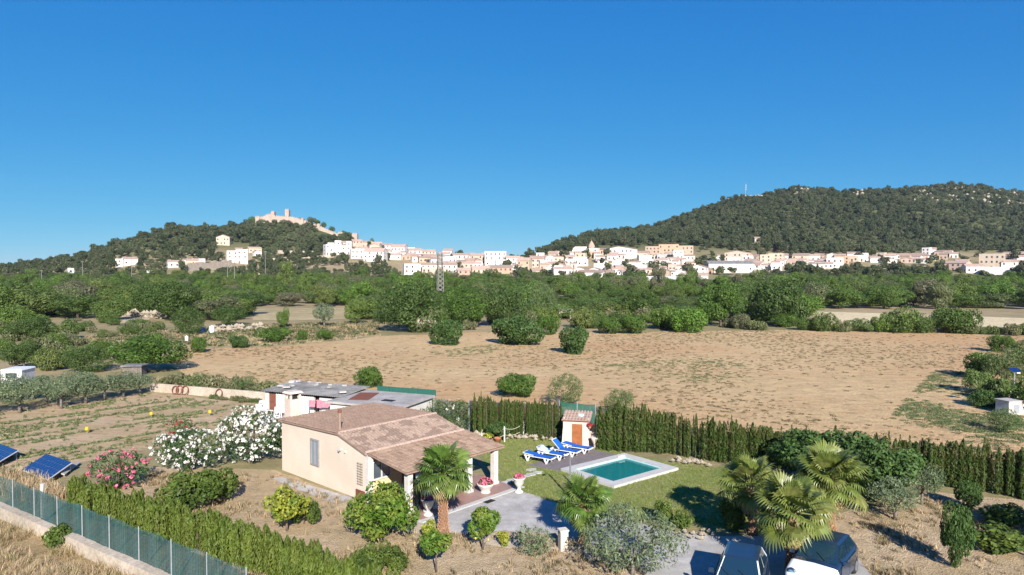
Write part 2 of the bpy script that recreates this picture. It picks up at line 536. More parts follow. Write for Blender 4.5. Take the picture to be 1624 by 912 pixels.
m, nt, b = nodes_of('pool_water')
out = nt.nodes['Material Output']
tc = N(nt, 'ShaderNodeTexCoord')
tr = N(nt, 'ShaderNodeBsdfTransparent')
tr.inputs[0].default_value = (.6, .95, .95, 1)
gl = N(nt, 'ShaderNodeBsdfGlossy', Roughness=.03)
fr = N(nt, 'ShaderNodeFresnel', IOR=1.33)
nz = N(nt, 'ShaderNodeTexNoise', Scale=3.0, Detail=3.0)
nt.links.new(tc.outputs['Object'], nz.inputs['Vector'])
bp = N(nt, 'ShaderNodeBump', Strength=.15, Distance=.05)
nt.links.new(nz.outputs[0], bp.inputs['Height'])
nt.links.new(bp.outputs[0], gl.inputs['Normal'])
nt.links.new(bp.outputs[0], fr.inputs['Normal'])
df = N(nt, 'ShaderNodeBsdfDiffuse')
df.inputs['Color'].default_value = (.012, .27, .26, 1)
body = N(nt, 'ShaderNodeMixShader')
body.inputs[0].default_value = .55
nt.links.new(tr.outputs[0], body.inputs[1])
nt.links.new(df.outputs[0], body.inputs[2])
mx = N(nt, 'ShaderNodeMixShader')
nt.links.new(fr.outputs[0], mx.inputs[0])
nt.links.new(body.outputs[0], mx.inputs[1])
nt.links.new(gl.outputs[0], mx.inputs[2])
nt.links.new(mx.outputs[0], out.inputs['Surface'])
M['water'] = m
M['pool_wall'] = mat('pool_wall', (.42, .66, .68), (.38, .6, .63), 3, .5)
M['pool_floor'] = mat('pool_floor', (.03, .5, .47), (.025, .44, .43), 2, .6)

def netmat(name, c, cover, scale=40):
    m, nt, b = nodes_of(name)
    out = nt.nodes['Material Output']
    b.inputs['Base Color'].default_value = (*c, 1)
    b.inputs['Roughness'].default_value = .6
    tc = N(nt, 'ShaderNodeTexCoord')
    mp = N(nt, 'ShaderNodeMapping')
    mp.inputs['Scale'].default_value = (5, 5, .5)
    nt.links.new(tc.outputs['Object'], mp.inputs['Vector'])
    f = noise(nt, mp.outputs[0], 1.3, 4, .7, .3, .7)
    r = N(nt, 'ShaderNodeMapRange')
    r.inputs['To Min'].default_value = max(0, cover - .28)
    r.inputs['To Max'].default_value = min(1, cover + .25)
    nt.links.new(f, r.inputs['Value'])
    tr = N(nt, 'ShaderNodeBsdfTransparent')
    mx = N(nt, 'ShaderNodeMixShader')
    nt.links.new(r.outputs[0], mx.inputs[0])
    nt.links.new(tr.outputs[0], mx.inputs[1])
    nt.links.new(b.outputs[0], mx.inputs[2])
    nt.links.new(mx.outputs[0], out.inputs['Surface'])
    return m
M['net'] = netmat('net', (.045, .105, .11), .58)
M['shade_net'] = netmat('shade_net', (.01, .022, .03), .93)
M['green_net'] = netmat('green_net', (.012, .1, .075), .95)

# ------------------------------------------------------------------ terrain
def Zp(d, py): return CAMH + (428 - py) * d / F
COLS = {
 -400: [(235, 0), (400, 1), (600, 3), (900, 2), (2000, 0)],
 -100: [(235, 0), (400, 2), (560, 7), (700, 5), (1000, 2), (2000, 0)],
 0: [(235, 0), (400, 3), (560, 10.5), (640, 9), (900, 4), (2000, 0)],
 60: [(235, 0), (400, 3), (500, 8), (600, 16), (700, 12), (1000, 4), (2000, 0)],
 110: [(235, 0), (400, 2), (500, 9), (620, 20), (720, 16), (1000, 4), (2000, 0)],
 150: [(235, 0), (400, 2), (500, 10), (600, 20), (680, 27), (800, 18), (1100, 4), (2000, 0)],
 200: [(235, 0), (400, 2), (500, 11), (600, 24), (700, Zp(700, 386)), (800, 32), (1100, 5), (2000, 0)],
 275: [(235, 0), (400, 3), (500, 13), (600, 27), (700, 48), (760, Zp(760, 362)), (860, 48), (1150, 10), (2000, 0)],
 405: [(235, 0), (430, 4), (550, 11), (600, 20), (700, 42), (765, 62), (800, Zp(800, 351)), (900, 56), (1200, 12), (2000, 0)],
 380: [(235, 0), (400, 3), (500, 9), (600, 21), (700, 43), (790, Zp(790, 361)), (900, 48), (1200, 10), (2000, 0)],
 430: [(235, 0), (440, 4), (550, 12), (600, 20), (700, 40), (760, 62), (800, Zp(800, 347)), (900, 58), (1200, 12), (2000, 0)],
 480: [(235, 0), (440, 4), (550, 14), (620, 24), (700, 38), (760, 58), (800, Zp(800, 351)), (900, 54), (1200, 12), (2000, 0)],
 530: [(235, 0), (440, 5), (550, 18), (640, 29), (740, 44), (785, Zp(785, 370)), (880, 44), (1200, 10), (2000, 0)],
 570: [(235, 0), (440, 5), (550, 18), (650, 31), (740, Zp(740, 384)), (840, 36), (1200, 10), (2000, 0)],
 610: [(235, 0), (440, 5), (540, 14), (640, 27), (690, Zp(690, 394)), (800, 24), (1200, 8), (2000, 0)],
 660: [(235, 0), (440, 4), (520, 10), (580, 19), (640, Zp(640, 404)), (780, 16), (1200, 8), (2000, 0)],
 750: [(235, 0), (440, 4), (520, 10), (580, 18), (630, Zp(630, 410)), (780, 14), (1200, 8), (2000, 0)],
 825: [(235, 0), (440, 4), (520, 10), (580, 17), (630, Zp(630, 412)), (780, 20), (950, 22), (1300, 10), (2500, 0)],
 880: [(235, 0), (430, 3), (500, 10), (560, 17), (620, 24), (760, 32), (900, Zp(900, 388)), (1200, 25), (2500, 0)],
 950: [(235, 0), (420, 3), (500, 10), (560, 18.5), (620, 28), (700, 34), (820, 50), (950, Zp(950, 372)), (1250, 35), (2500, 0)],
 1040: [(235, 0), (420, 3), (500, 9), (560, 17), (620, 26), (700, 34), (850, 58), (1000, Zp(1000, 364)), (1300, 45), (2500, 0)],
 1100: [(235, 0), (420, 3), (500, 8), (560, 16), (620, 23), (700, 35), (850, 64), (1000, Zp(1000, 340)), (1300, 60), (2500, 0)],
 1160: [(235, 0), (420, 3), (500, 8.5), (560, 16), (620, 23), (700, 36), (850, 74), (1000, Zp(1000, 314)), (1300, 75), (2500, 0)],
 1210: [(235, 0), (430, 3), (510, 9.5), (570, 17), (640, 26), (750, 48), (870, 86), (1000, Zp(1000, 306)), (1300, 85), (2500, 0)],
 1300: [(235, 0), (440, 4), (520, 12), (580, 19), (650, 29), (750, 52), (860, 84), (1020, Zp(1020, 302)), (1350, 85), (2500, 0)],
 1400: [(235, 0), (440, 4), (530, 13), (600, 23), (680, 33), (780, 56), (890, 92), (1050, Zp(1050, 300)), (1400, 90), (2500, 0)],
 1480: [(235, 0), (440, 4), (530, 13), (600, 22), (680, 32), (780, 56), (900, 96), (1080, Zp(1080, 296)), (1450, 95), (2500, 0)],
 1560: [(235, 0), (440, 4), (530, 13), (600, 21), (680, 31), (780, 54), (900, 92), (1080, Zp(1080, 302)), (1450, 95), (2500, 0)],
 1624: [(235, 0), (440, 4), (530, 13), (600, 21), (680, 31), (780, 54), (900, 90), (1080, Zp(1080, 311)), (1450, 95), (2500, 0)],
 1850: [(235, 0), (440, 4), (530, 13), (600, 21), (680, 31), (780, 54), (900, 84), (1080, 96), (1450, 80), (2500, 0)],
 2300: [(235, 0), (440, 4), (600, 14), (800, 34), (1080, 60), (1450, 50), (2500, 0)],
}
GPX = np.arange(-400, 2301, 12.0)
GD = np.arange(0, 2501, 12.5)
keys = sorted(COLS)
raw = np.array([np.interp(GD, [0] + [c[0] for c in COLS[k]], [0] + [c[1] for c in COLS[k]]) for k in keys])
TZ = np.array([np.interp(GPX, keys, raw[:, j]) for j in range(len(GD))]).T
def smooth1(A, ax, n):
    for _ in range(n):
        p = np.pad(A, [(1, 1) if i == ax else (0, 0) for i in range(2)], mode='edge')
        A = (p.take(range(0, A.shape[ax]), ax) + 2 * A + p.take(range(2, A.shape[ax] + 2), ax)) / 4
    return A
TZ = smooth1(smooth1(TZ, 0, 2), 1, 3)
TZ[:, GD < 232] = 0
# gullies and knolls on the slopes
def vnoise(x, y, s, seed):
    r = np.random.default_rng(seed).random((64, 64))
    X, Y = np.asarray(x) / s, np.asarray(y) / s
    i, j = np.floor(X).astype(int), np.floor(Y).astype(int)
    fx, fy = X - i, Y - j
    fx, fy = fx * fx * (3 - 2 * fx), fy * fy * (3 - 2 * fy)
    g = lambda a, b: r[a % 64, b % 64]
    return (g(i, j) * (1 - fx) + g(i + 1, j) * fx) * (1 - fy) + (g(i, j + 1) * (1 - fx) + g(i + 1, j + 1) * fx) * fy
def TH(x, y):
    x = np.asarray(x, dtype=float)
    y = np.asarray(y, dtype=float)
    yy = np.maximum(y, 20)
    px = np.clip(812 + F * x / yy, -399, 2299)
    d = np.clip(y, 0, 2499)
    a, b = (px + 400) / 12, d / 12.5
    i, j = np.clip(a.astype(int), 0, len(GPX) - 2), np.clip(b.astype(int), 0, len(GD) - 2)
    fa, fb = a - i, b - j
    z = (TZ[i, j] * (1 - fa) + TZ[i + 1, j] * fa) * (1 - fb) + (TZ[i, j + 1] * (1 - fa) + TZ[i + 1, j + 1] * fa) * fb
    k = np.clip((z - 30) / 60, 0, 1)
    return z + k * ((vnoise(x, y, 70, 3) - .5) * 8 + (vnoise(x, y, 28, 4) - .5) * 4)
def th(x, y): return float(TH(x, y))
def on_terrain(px, py, lo=380, hi=1050):
    """first point of the ground beyond lo metres that the photograph shows at px, py"""
    d = np.arange(lo, hi, 2.0)
    x = (px - 812) / F * d
    z = TH(x, d)
    v = 428 - (z - CAMH) / d * F
    k = np.where(v <= py)[0]
    k = k[0] if len(k) else int(np.argmin(v))
    return Vector((x[k], d[k], z[k]))

ds = np.concatenate([np.arange(-40, 150, 10.0), np.arange(150, 1150, 7.0), np.geomspace(1150, 9000, 40)])
us = np.linspace(-1.15, 1.15, 300)
X = us[None, :] * (ds[:, None] + 70)
Y = np.repeat(ds[:, None], len(us), 1)
Zt = TH(X, Y)
V = np.stack([X, Y, Zt], -1).reshape(-1, 3)
nr, nc = X.shape
ii = np.arange(nr - 1)[:, None] * nc + np.arange(nc - 1)[None, :]
Q = np.stack([ii, ii + 1, ii + nc + 1, ii + nc], -1).reshape(-1, 4)
tag(obj('terrain', np_mesh('terrain', V, Q, M['terrain'], True)), 'dry scrubby land rising into two wooded hills', kind='structure')

def sheet(name, pts, z, mat_, label, jit=.15, step=.8, world=False, seed=1):
    """a ground sheet with a slightly ragged outline; pts are pixels of the photograph or world points"""
    P = [Vector(p[:2]) if world else Vector(G(*p)[:2]) for p in pts]
    rr = random.Random(seed)
    out = []
    for a, b_ in zip(P, P[1:] + P[:1]):
        L = (b_ - a).length
        n = max(1, min(80, int(L / step)))
        for k in range(n):
            q = a.lerp(b_, k / n)
            if jit: q = q + Vector((rr.uniform(-jit, jit), rr.uniform(-jit, jit)))
            out.append((q.x, q.y, z))
    me = bpy.data.meshes.new(name)
    me.from_pydata(out, [], [tuple(range(len(out)))])
    me.materials.append(mat_)
    o = obj(name, me)
    if o.data.polygons[0].normal.z < 0: me.flip_normals()
    return tag(o, label, kind='structure')

FIELD = [(262, 548), (300, 562), (262, 575), (300, 598), (420, 606), (470, 614), (700, 648), (950, 665), (1120, 690), (1400, 715), (1640, 740), (1760, 740), (1760, 545), (1624, 534), (1500, 528), (1300, 523), (1000, 527), (760, 527), (600, 533), (500, 545), (420, 550), (330, 552)]
sheet('field', FIELD, .006, M['field'], 'bare tan harvested field in front of the trees', .8, 3)
sheet('dry_grass_strip', [(250, 548), (330, 550), (420, 549), (500, 544), (600, 532), (600, 515), (480, 516), (420, 520), (300, 524), (230, 535)], .004, M['dry_strip'], 'strip of dry grass beyond the bare field', 1, 4)
sheet('pale_field', [(1290, 514), (1290, 494), (1420, 497), (1624, 505), (1760, 508), (1760, 522), (1624, 520), (1450, 515)], .004, M['pale_field'], 'pale straw coloured field behind the hedge bank', 1, 4)
sheet('fallow_plot', [(400, 508), (400, 490), (560, 488), (570, 506)], .004, M['dry_strip'], 'small fallow plot among the trees', 1, 4)
sheet('vegetable_plot', [(-120, 760), (-120, 665), (0, 648), (150, 632), (237, 622), (330, 632), (425, 642), (440, 660), (330, 690), (230, 715), (120, 735), (60, 775)], .008, M['plot'], 'tilled vegetable plot with thin crop rows', .3, 1.5)
sheet('garden_soil', [(110, 790), (240, 740), (440, 745), (560, 790), (640, 820), (800, 838), (960, 852), (1060, 862), (1200, 850), (1230, 830), (1330, 815), (1480, 780), (1700, 800), (1760, 1000), (500, 1010), (380, 915)], .005, M['soil'], 'bare dry garden soil around the fruit trees', .2, 1)
sheet('straw_bank', [(-160, 770), (0, 833), (275, 915), (380, 1000), (-160, 1100)], .005, M['straw_ground'], 'dry straw covered bank below the boundary wall', .1, 1)
sheet('lawn', [(740, 700), (800, 697), (840, 690), (893, 696), (960, 712), (1060, 733), (1140, 740), (1210, 765), (1220, 850), (1130, 838), (1020, 822), (960, 812), (880, 800), (870, 792), (815, 777), (775, 740)], .012, M['lawn'], 'short lawn around the swimming pool', .12, .6)
sheet('driveway', [(640, 842), (665, 822), (742, 798), (817, 776), (874, 793), (905, 806), (980, 822), (1070, 845), (1150, 851), (1240, 846), (1330, 850), (1420, 960), (1060, 960), (1000, 885), (890, 848), (800, 842), (720, 850)], .016, M['drive'], 'grey concrete driveway from the terrace to the parked cars', .06, .6)
sheet('gravel_apron', [(655, 828), (740, 848), (830, 858), (900, 862), (990, 890), (1040, 925), (1100, 960), (1060, 970), (980, 900), (900, 878), (800, 868), (690, 862), (650, 850)], .02, M['stonepale'], 'pale stony edge of the driveway', .12, .5)
sheet('wall_path', [(447, 757), (560, 790), (545, 800), (520, 795), (430, 760)], .018, M['drive'], 'narrow grey concrete path along the gable wall', .06, .5)
sheet('far_earth_track', [(150, 505), (200, 498), (240, 505), (235, 512), (180, 512)], .004, M['stonepale'], 'pale earth track among the shrubs', .5, 3)

# ------------------------------------------------------------------ foliage
def ball(n, rng):
    d = rng.normal(size=(n, 3))
    return d / np.linalg.norm(d, axis=1)[:, None]

def leaves(P, D, size, rng, aspect=.55, jit=.6, up=.25, tang=None, fold=0):
    """rhombic leaves at P facing roughly D"""
    n = len(P)
    nrm = D + rng.normal(size=(n, 3)) * jit + np.array([0, 0, up])
    nrm /= np.linalg.norm(nrm, axis=1)[:, None] + 1e-9
    t = rng.normal(size=(n, 3)) if tang is None else tang + rng.normal(size=(n, 3)) * .35
    t -= (t * nrm).sum(1)[:, None] * nrm
    t /= np.linalg.norm(t, axis=1)[:, None] + 1e-9
    bt = np.cross(nrm, t)
    s = (size * np.exp(rng.normal(size=n) * .3))[:, None]
    V = np.stack([P - t * s, P + bt * s * aspect, P + t * s, P - bt * s * aspect], 1).reshape(-1, 3)
    Q = np.arange(4 * n).reshape(-1, 4)
    return V, Q

def lobes_in(rx, ry, rz, cz, k, r0, r1, rng, shell=.55, flat=0.0):
    d = ball(k, rng)
    f = shell + (1 - shell) * rng.random(k) ** .6
    rr = r0 + (r1 - r0) * rng.random(k)
    c = d * f[:, None] * np.array([rx - r1 * .6, ry - r1 * .6, rz - r1 * .6])
    c[:, 2] = c[:, 2] * (1 - flat) + cz
    return np.concatenate([c, rr[:, None]], 1)

def crown(lobes, n, size, rng, jit=.55, up=.25, squash=.85, depth=.35, aspect=.55, zmin=.05):
    w = lobes[:, 3] ** 2
    idx = rng.choice(len(lobes), size=int(n * 1.7), p=w / w.sum())
    d = ball(len(idx), rng)
    L = lobes[idx]
    rr = L[:, 3] * (1 - depth * rng.random(len(idx)) ** 2)
    P = L[:, :3] + d * rr[:, None] * np.array([1, 1, squash])
    keep = P[:, 2] > zmin
    for l in lobes:
        q = (P - l[:3]) / np.array([1, 1, squash])
        keep &= ~((q ** 2).sum(1) < (l[3] * .62) ** 2)
    P, d = P[keep][:n], d[keep][:n]
    return leaves(P, d, size, rng, aspect, jit, up)

def trunk_mb(h, r, limbs, spread, rng, lean=0.0):
    m = MB()
    lx = rng.uniform(-lean, lean) if lean else 0
    top = Vector((lx, lean * .3, h))
    m.tube([(0, 0, -.1), (lx * .3, 0, h * .45), top], [r * 1.3, r, r * .8], 7)
    for k in range(limbs):
        a = 2 * math.pi * k / limbs + rng.uniform(-.4, .4)
        e = top + Vector((math.cos(a) * spread, math.sin(a) * spread, spread * rng.uniform(.6, 1.2)))
        mid = top.lerp(e, .5) + Vector((0, 0, spread * .15))
        m.tube([top - Vector((0, 0, h * .1)), mid, e], [r * .65, r * .42, r * .15], 5)
    return m

LIB = {}
def plant_kind(key, leaf, n, size, dims, k, lr, mat_bark='bark', trunk=(1.2, .18, 4, 1.2), seed=1, jit=.55, up=.25, shell=.55, depth=.35, squash=.85, aspect=.55, lobes=None):
    rng = np.random.default_rng(seed)
    rx, ry, rz, cz = dims
    lb = lobes if lobes is not None else lobes_in(rx, ry, rz, cz, k, lr[0], lr[1], rng, shell)
    V, Q = crown(lb, n, size, rng, jit, up, squash, depth, aspect)
    cm = np_mesh('crown', V, Q, M[leaf])
    tm = trunk_mb(trunk[0], trunk[1], trunk[2], trunk[3], random.Random(seed)).mesh('trunk', M[mat_bark], True)
    LIB[key] = (tm, cm, rx * 2, cz + rz)

for i in range(5):
    plant_kind('broad%d' % i, 'wood_mix', 9000, .115, (3.6, 3.4, 2.9, 3.1), 22 + 5 * i, (.65, 1.7), seed=20 + i, jit=.45)
for i in range(3):
    plant_kind('open%d' % i, 'wood_mix', 7000, .115, (3.3, 3.0, 3.3, 4.0), 17 + 3 * i, (.7, 1.35), seed=30 + i, jit=.5, trunk=(1.8, .2, 5, 1.6), shell=.35)
for i in range(3):
    plant_kind('bushy%d' % i, 'wood_mix', 4500, .09, (2.2, 2.2, 1.35, 1.2), 30, (.5, .9), seed=40 + i, trunk=(.4, .09, 5, .6))
    plant_kind('scrub%d' % i, 'scrub', 1300, .1, (1.5, 1.5, .8, .6), 22, (.3, .6), seed=45 + i, trunk=(.25, .05, 5, .4), jit=.8)
plant_kind('dome_dark', 'green_dark', 12000, .105, (4.2, 4.0, 3.2, 2.9), 30, (.6, 1.7), seed=60)
plant_kind('dome_dark1', 'green_dark', 12000, .105, (4.2, 3.9, 3.2, 2.9), 26, (.6, 1.7), seed=61)
plant_kind('dome_bright', 'green_bright', 10500, .105, (3.8, 3.6, 3.0, 2.8), 26, (.6, 1.6), seed=62)
plant_kind('bush_bright', 'green_bright', 7000, .1, (2.9, 2.7, 1.8, 1.5), 19, (.45, 1.2), seed=63, trunk=(.5, .1, 5, .8))
plant_kind('bush_fig', 'fig', 6500, .12, (2.9, 2.7, 1.9, 1.6), 20, (.45, 1.2), seed=64, trunk=(.5, .1, 5, .8), jit=.75)
plant_kind('fig', 'fig', 6500, .115, (2.8, 2.6, 1.9, 2.1), 30, (.4, 1.05), seed=65, trunk=(.9, .14, 5, 1.0), jit=.75, mat_bark='bark_grey')
plant_kind('olive0', 'olive', 3600, .085, (1.9, 1.9, 1.35, 2.1), 44, (.35, .7), seed=66, trunk=(1.1, .12, 5, .8), jit=.9, aspect=.35, mat_bark='bark_grey', depth=.6)
plant_kind('olive1', 'olive', 3400, .085, (2.0, 1.8, 1.2, 2.0), 36, (.35, .75), seed=67, trunk=(1.0, .12, 4, .8), jit=.9, aspect=.35, mat_bark='bark_grey', depth=.6)
plant_kind('olive2', 'olive', 5200, .075, (2.6, 2.3, 1.5, 1.55), 60, (.35, .75), seed=68, trunk=(.5, .1, 6, .9), jit=.9, aspect=.35, mat_bark='bark_grey', depth=.6)
plant_kind('citrus0', 'citrus', 5200, .07, (1.8, 1.5, 1.2, 1.2), 34, (.25, .62), seed=69, trunk=(.5, .07, 5, .7), jit=.8)
plant_kind('citrus1', 'citrus', 1800, .07, (.9, .8, .8, 1.25), 13, (.18, .45), seed=70, trunk=(.6, .045, 4, .35), jit=.8)
plant_kind('citrus2', 'citrus', 1300, .065, (.75, .7, .5, 1.35), 18, (.16, .34), seed=71, trunk=(.85, .035, 4, .3), jit=.8)
plant_kind('shrub', 'shrub', 5000, .075, (2.0, 1.7, 1.1, 1.0), 26, (.28, .75), seed=72, trunk=(.35, .07, 6, .6), jit=.75)
plant_kind('yellow_tree', 'yellow_leaf', 2000, .07, (1.2, 1.0, .75, 1.15), 15, (.2, .48), seed=73, trunk=(.5, .05, 5, .5), jit=.8)
plant_kind('yellow_bush', 'yellow_leaf', 900, .05, (.42, .42, .45, .42), 16, (.12, .24), seed=74, trunk=(.2, .03, 4, .15), jit=.8)
plant_kind('grey_shrub', 'olive', 1300, .07, (1.1, 1.0, .7, .65), 26, (.15, .35), seed=75, trunk=(.3, .04, 6, .4), jit=1., aspect=.25, depth=.9)
plant_kind('round_shrub', 'shrub', 1300, .06, (.6, .6, .55, .52), 20, (.16, .3), seed=76, trunk=(.2, .04, 4, .2))
plant_kind('tamarisk', 'tamarisk', 5200, .08, (2.2, 2.0, 1.5, 1.5), 40, (.35, .7), seed=77, trunk=(.5, .08, 6, .8), jit=.8, depth=.7, aspect=.3)

def plant(name, key, loc, w, h, label, cat='tree', group=None, rz=None, wy=None):
    """one plant scaled to width w and height h, with its trunk and crown"""
    tm, cm, w0, h0 = LIB[key]
    o = empty(name, loc, rnd.uniform(0, 6.28) if rz is None else rz)
    o.scale = (w / w0, (wy or w) / w0, h / h0)
    obj('trunk', tm, o)
    obj('crown', cm, o)
    return tag(o, label, cat, group)

def plant_px(name, key, px, base, wpx, hpx, label, cat='tree', group=None, **kw):
    p = G(px, base)
    s = p.y / F
    p.z = th(p.x, p.y)
    return plant(name, key, (p.x, p.y + wpx * s * .35, p.z), wpx * s, hpx * s * 1.0, label, cat, group, **kw)

# scattered instances for what cannot be counted
def source(col, name, me):
    o = bpy.data.objects.new(name, me)
    col.objects.link(o)
def scatter(name, P, S, Rz, K, meshes, label, cat=None, kind='stuff'):
    cl = bpy.data.collections.new(name + '_source')
    for i, me in enumerate(meshes): source(cl, 'source_%02d_%s' % (i, name), me)
    me = bpy.data.meshes.new(name)
    P = np.asarray(P, dtype=np.float32)
    me.vertices.add(len(P))
    me.vertices.foreach_set('co', P.ravel())
    a = me.attributes.new('sc', 'FLOAT_VECTOR', 'POINT')
    a.data.foreach_set('vector', np.asarray(S, dtype=np.float32).ravel())
    a = me.attributes.new('rz', 'FLOAT', 'POINT')
    a.data.foreach_set('value', np.asarray(Rz, dtype=np.float32))
    a = me.attributes.new('kd', 'INT', 'POINT')
    a.data.foreach_set('value', np.asarray(K, dtype=np.int32))
    o = obj(name, me)
    ng = bpy.data.node_groups.new(name, 'GeometryNodeTree')
    ng.interface.new_socket('Geometry', in_out='INPUT', socket_type='NodeSocketGeometry')
    ng.interface.new_socket('Geometry', in_out='OUTPUT', socket_type='NodeSocketGeometry')
    gi, go = ng.nodes.new('NodeGroupInput'), ng.nodes.new('NodeGroupOutput')
    ip = ng.nodes.new('GeometryNodeInstanceOnPoints')
    ci = ng.nodes.new('GeometryNodeCollectionInfo')
    ci.inputs['Collection'].default_value = cl
    ci.inputs['Separate Children'].default_value = True
    ci.inputs['Reset Children'].default_value = True
    def attr(n, t):
        q = ng.nodes.new('GeometryNodeInputNamedAttribute')
        q.data_type = t
        q.inputs['Name'].default_value = n
        return q.outputs['Attribute']
    cx = ng.nodes.new('ShaderNodeCombineXYZ')
    ln = ng.links.new
    ln(gi.outputs[0], ip.inputs['Points'])
    ln(ci.outputs[0], ip.inputs['Instance'])
    ip.inputs['Pick Instance'].default_value = True
    ln(attr('kd', 'INT'), ip.inputs['Instance Index'])
    ln(attr('rz', 'FLOAT'), cx.inputs[2])
    ln(cx.outputs[0], ip.inputs['Rotation'])
    ln(attr('sc', 'FLOAT_VECTOR'), ip.inputs['Scale'])
    ln(ip.outputs[0], go.inputs[0])
    md = o.modifiers.new('scatter', 'NODES')
    md.node_group = ng
    return tag(o, label, cat, kind=kind)

def low_tree(leaf, seed, n, size, dims, k, lr, jit=.38, squash=.8):
    rng = np.random.default_rng(seed)
    V, Q = crown(lobes_in(*dims, k, lr[0], lr[1], rng, .5), n, size, rng, jit, .35, squash, .4, .7)
    return np_mesh('low_tree', V, Q, M[leaf])

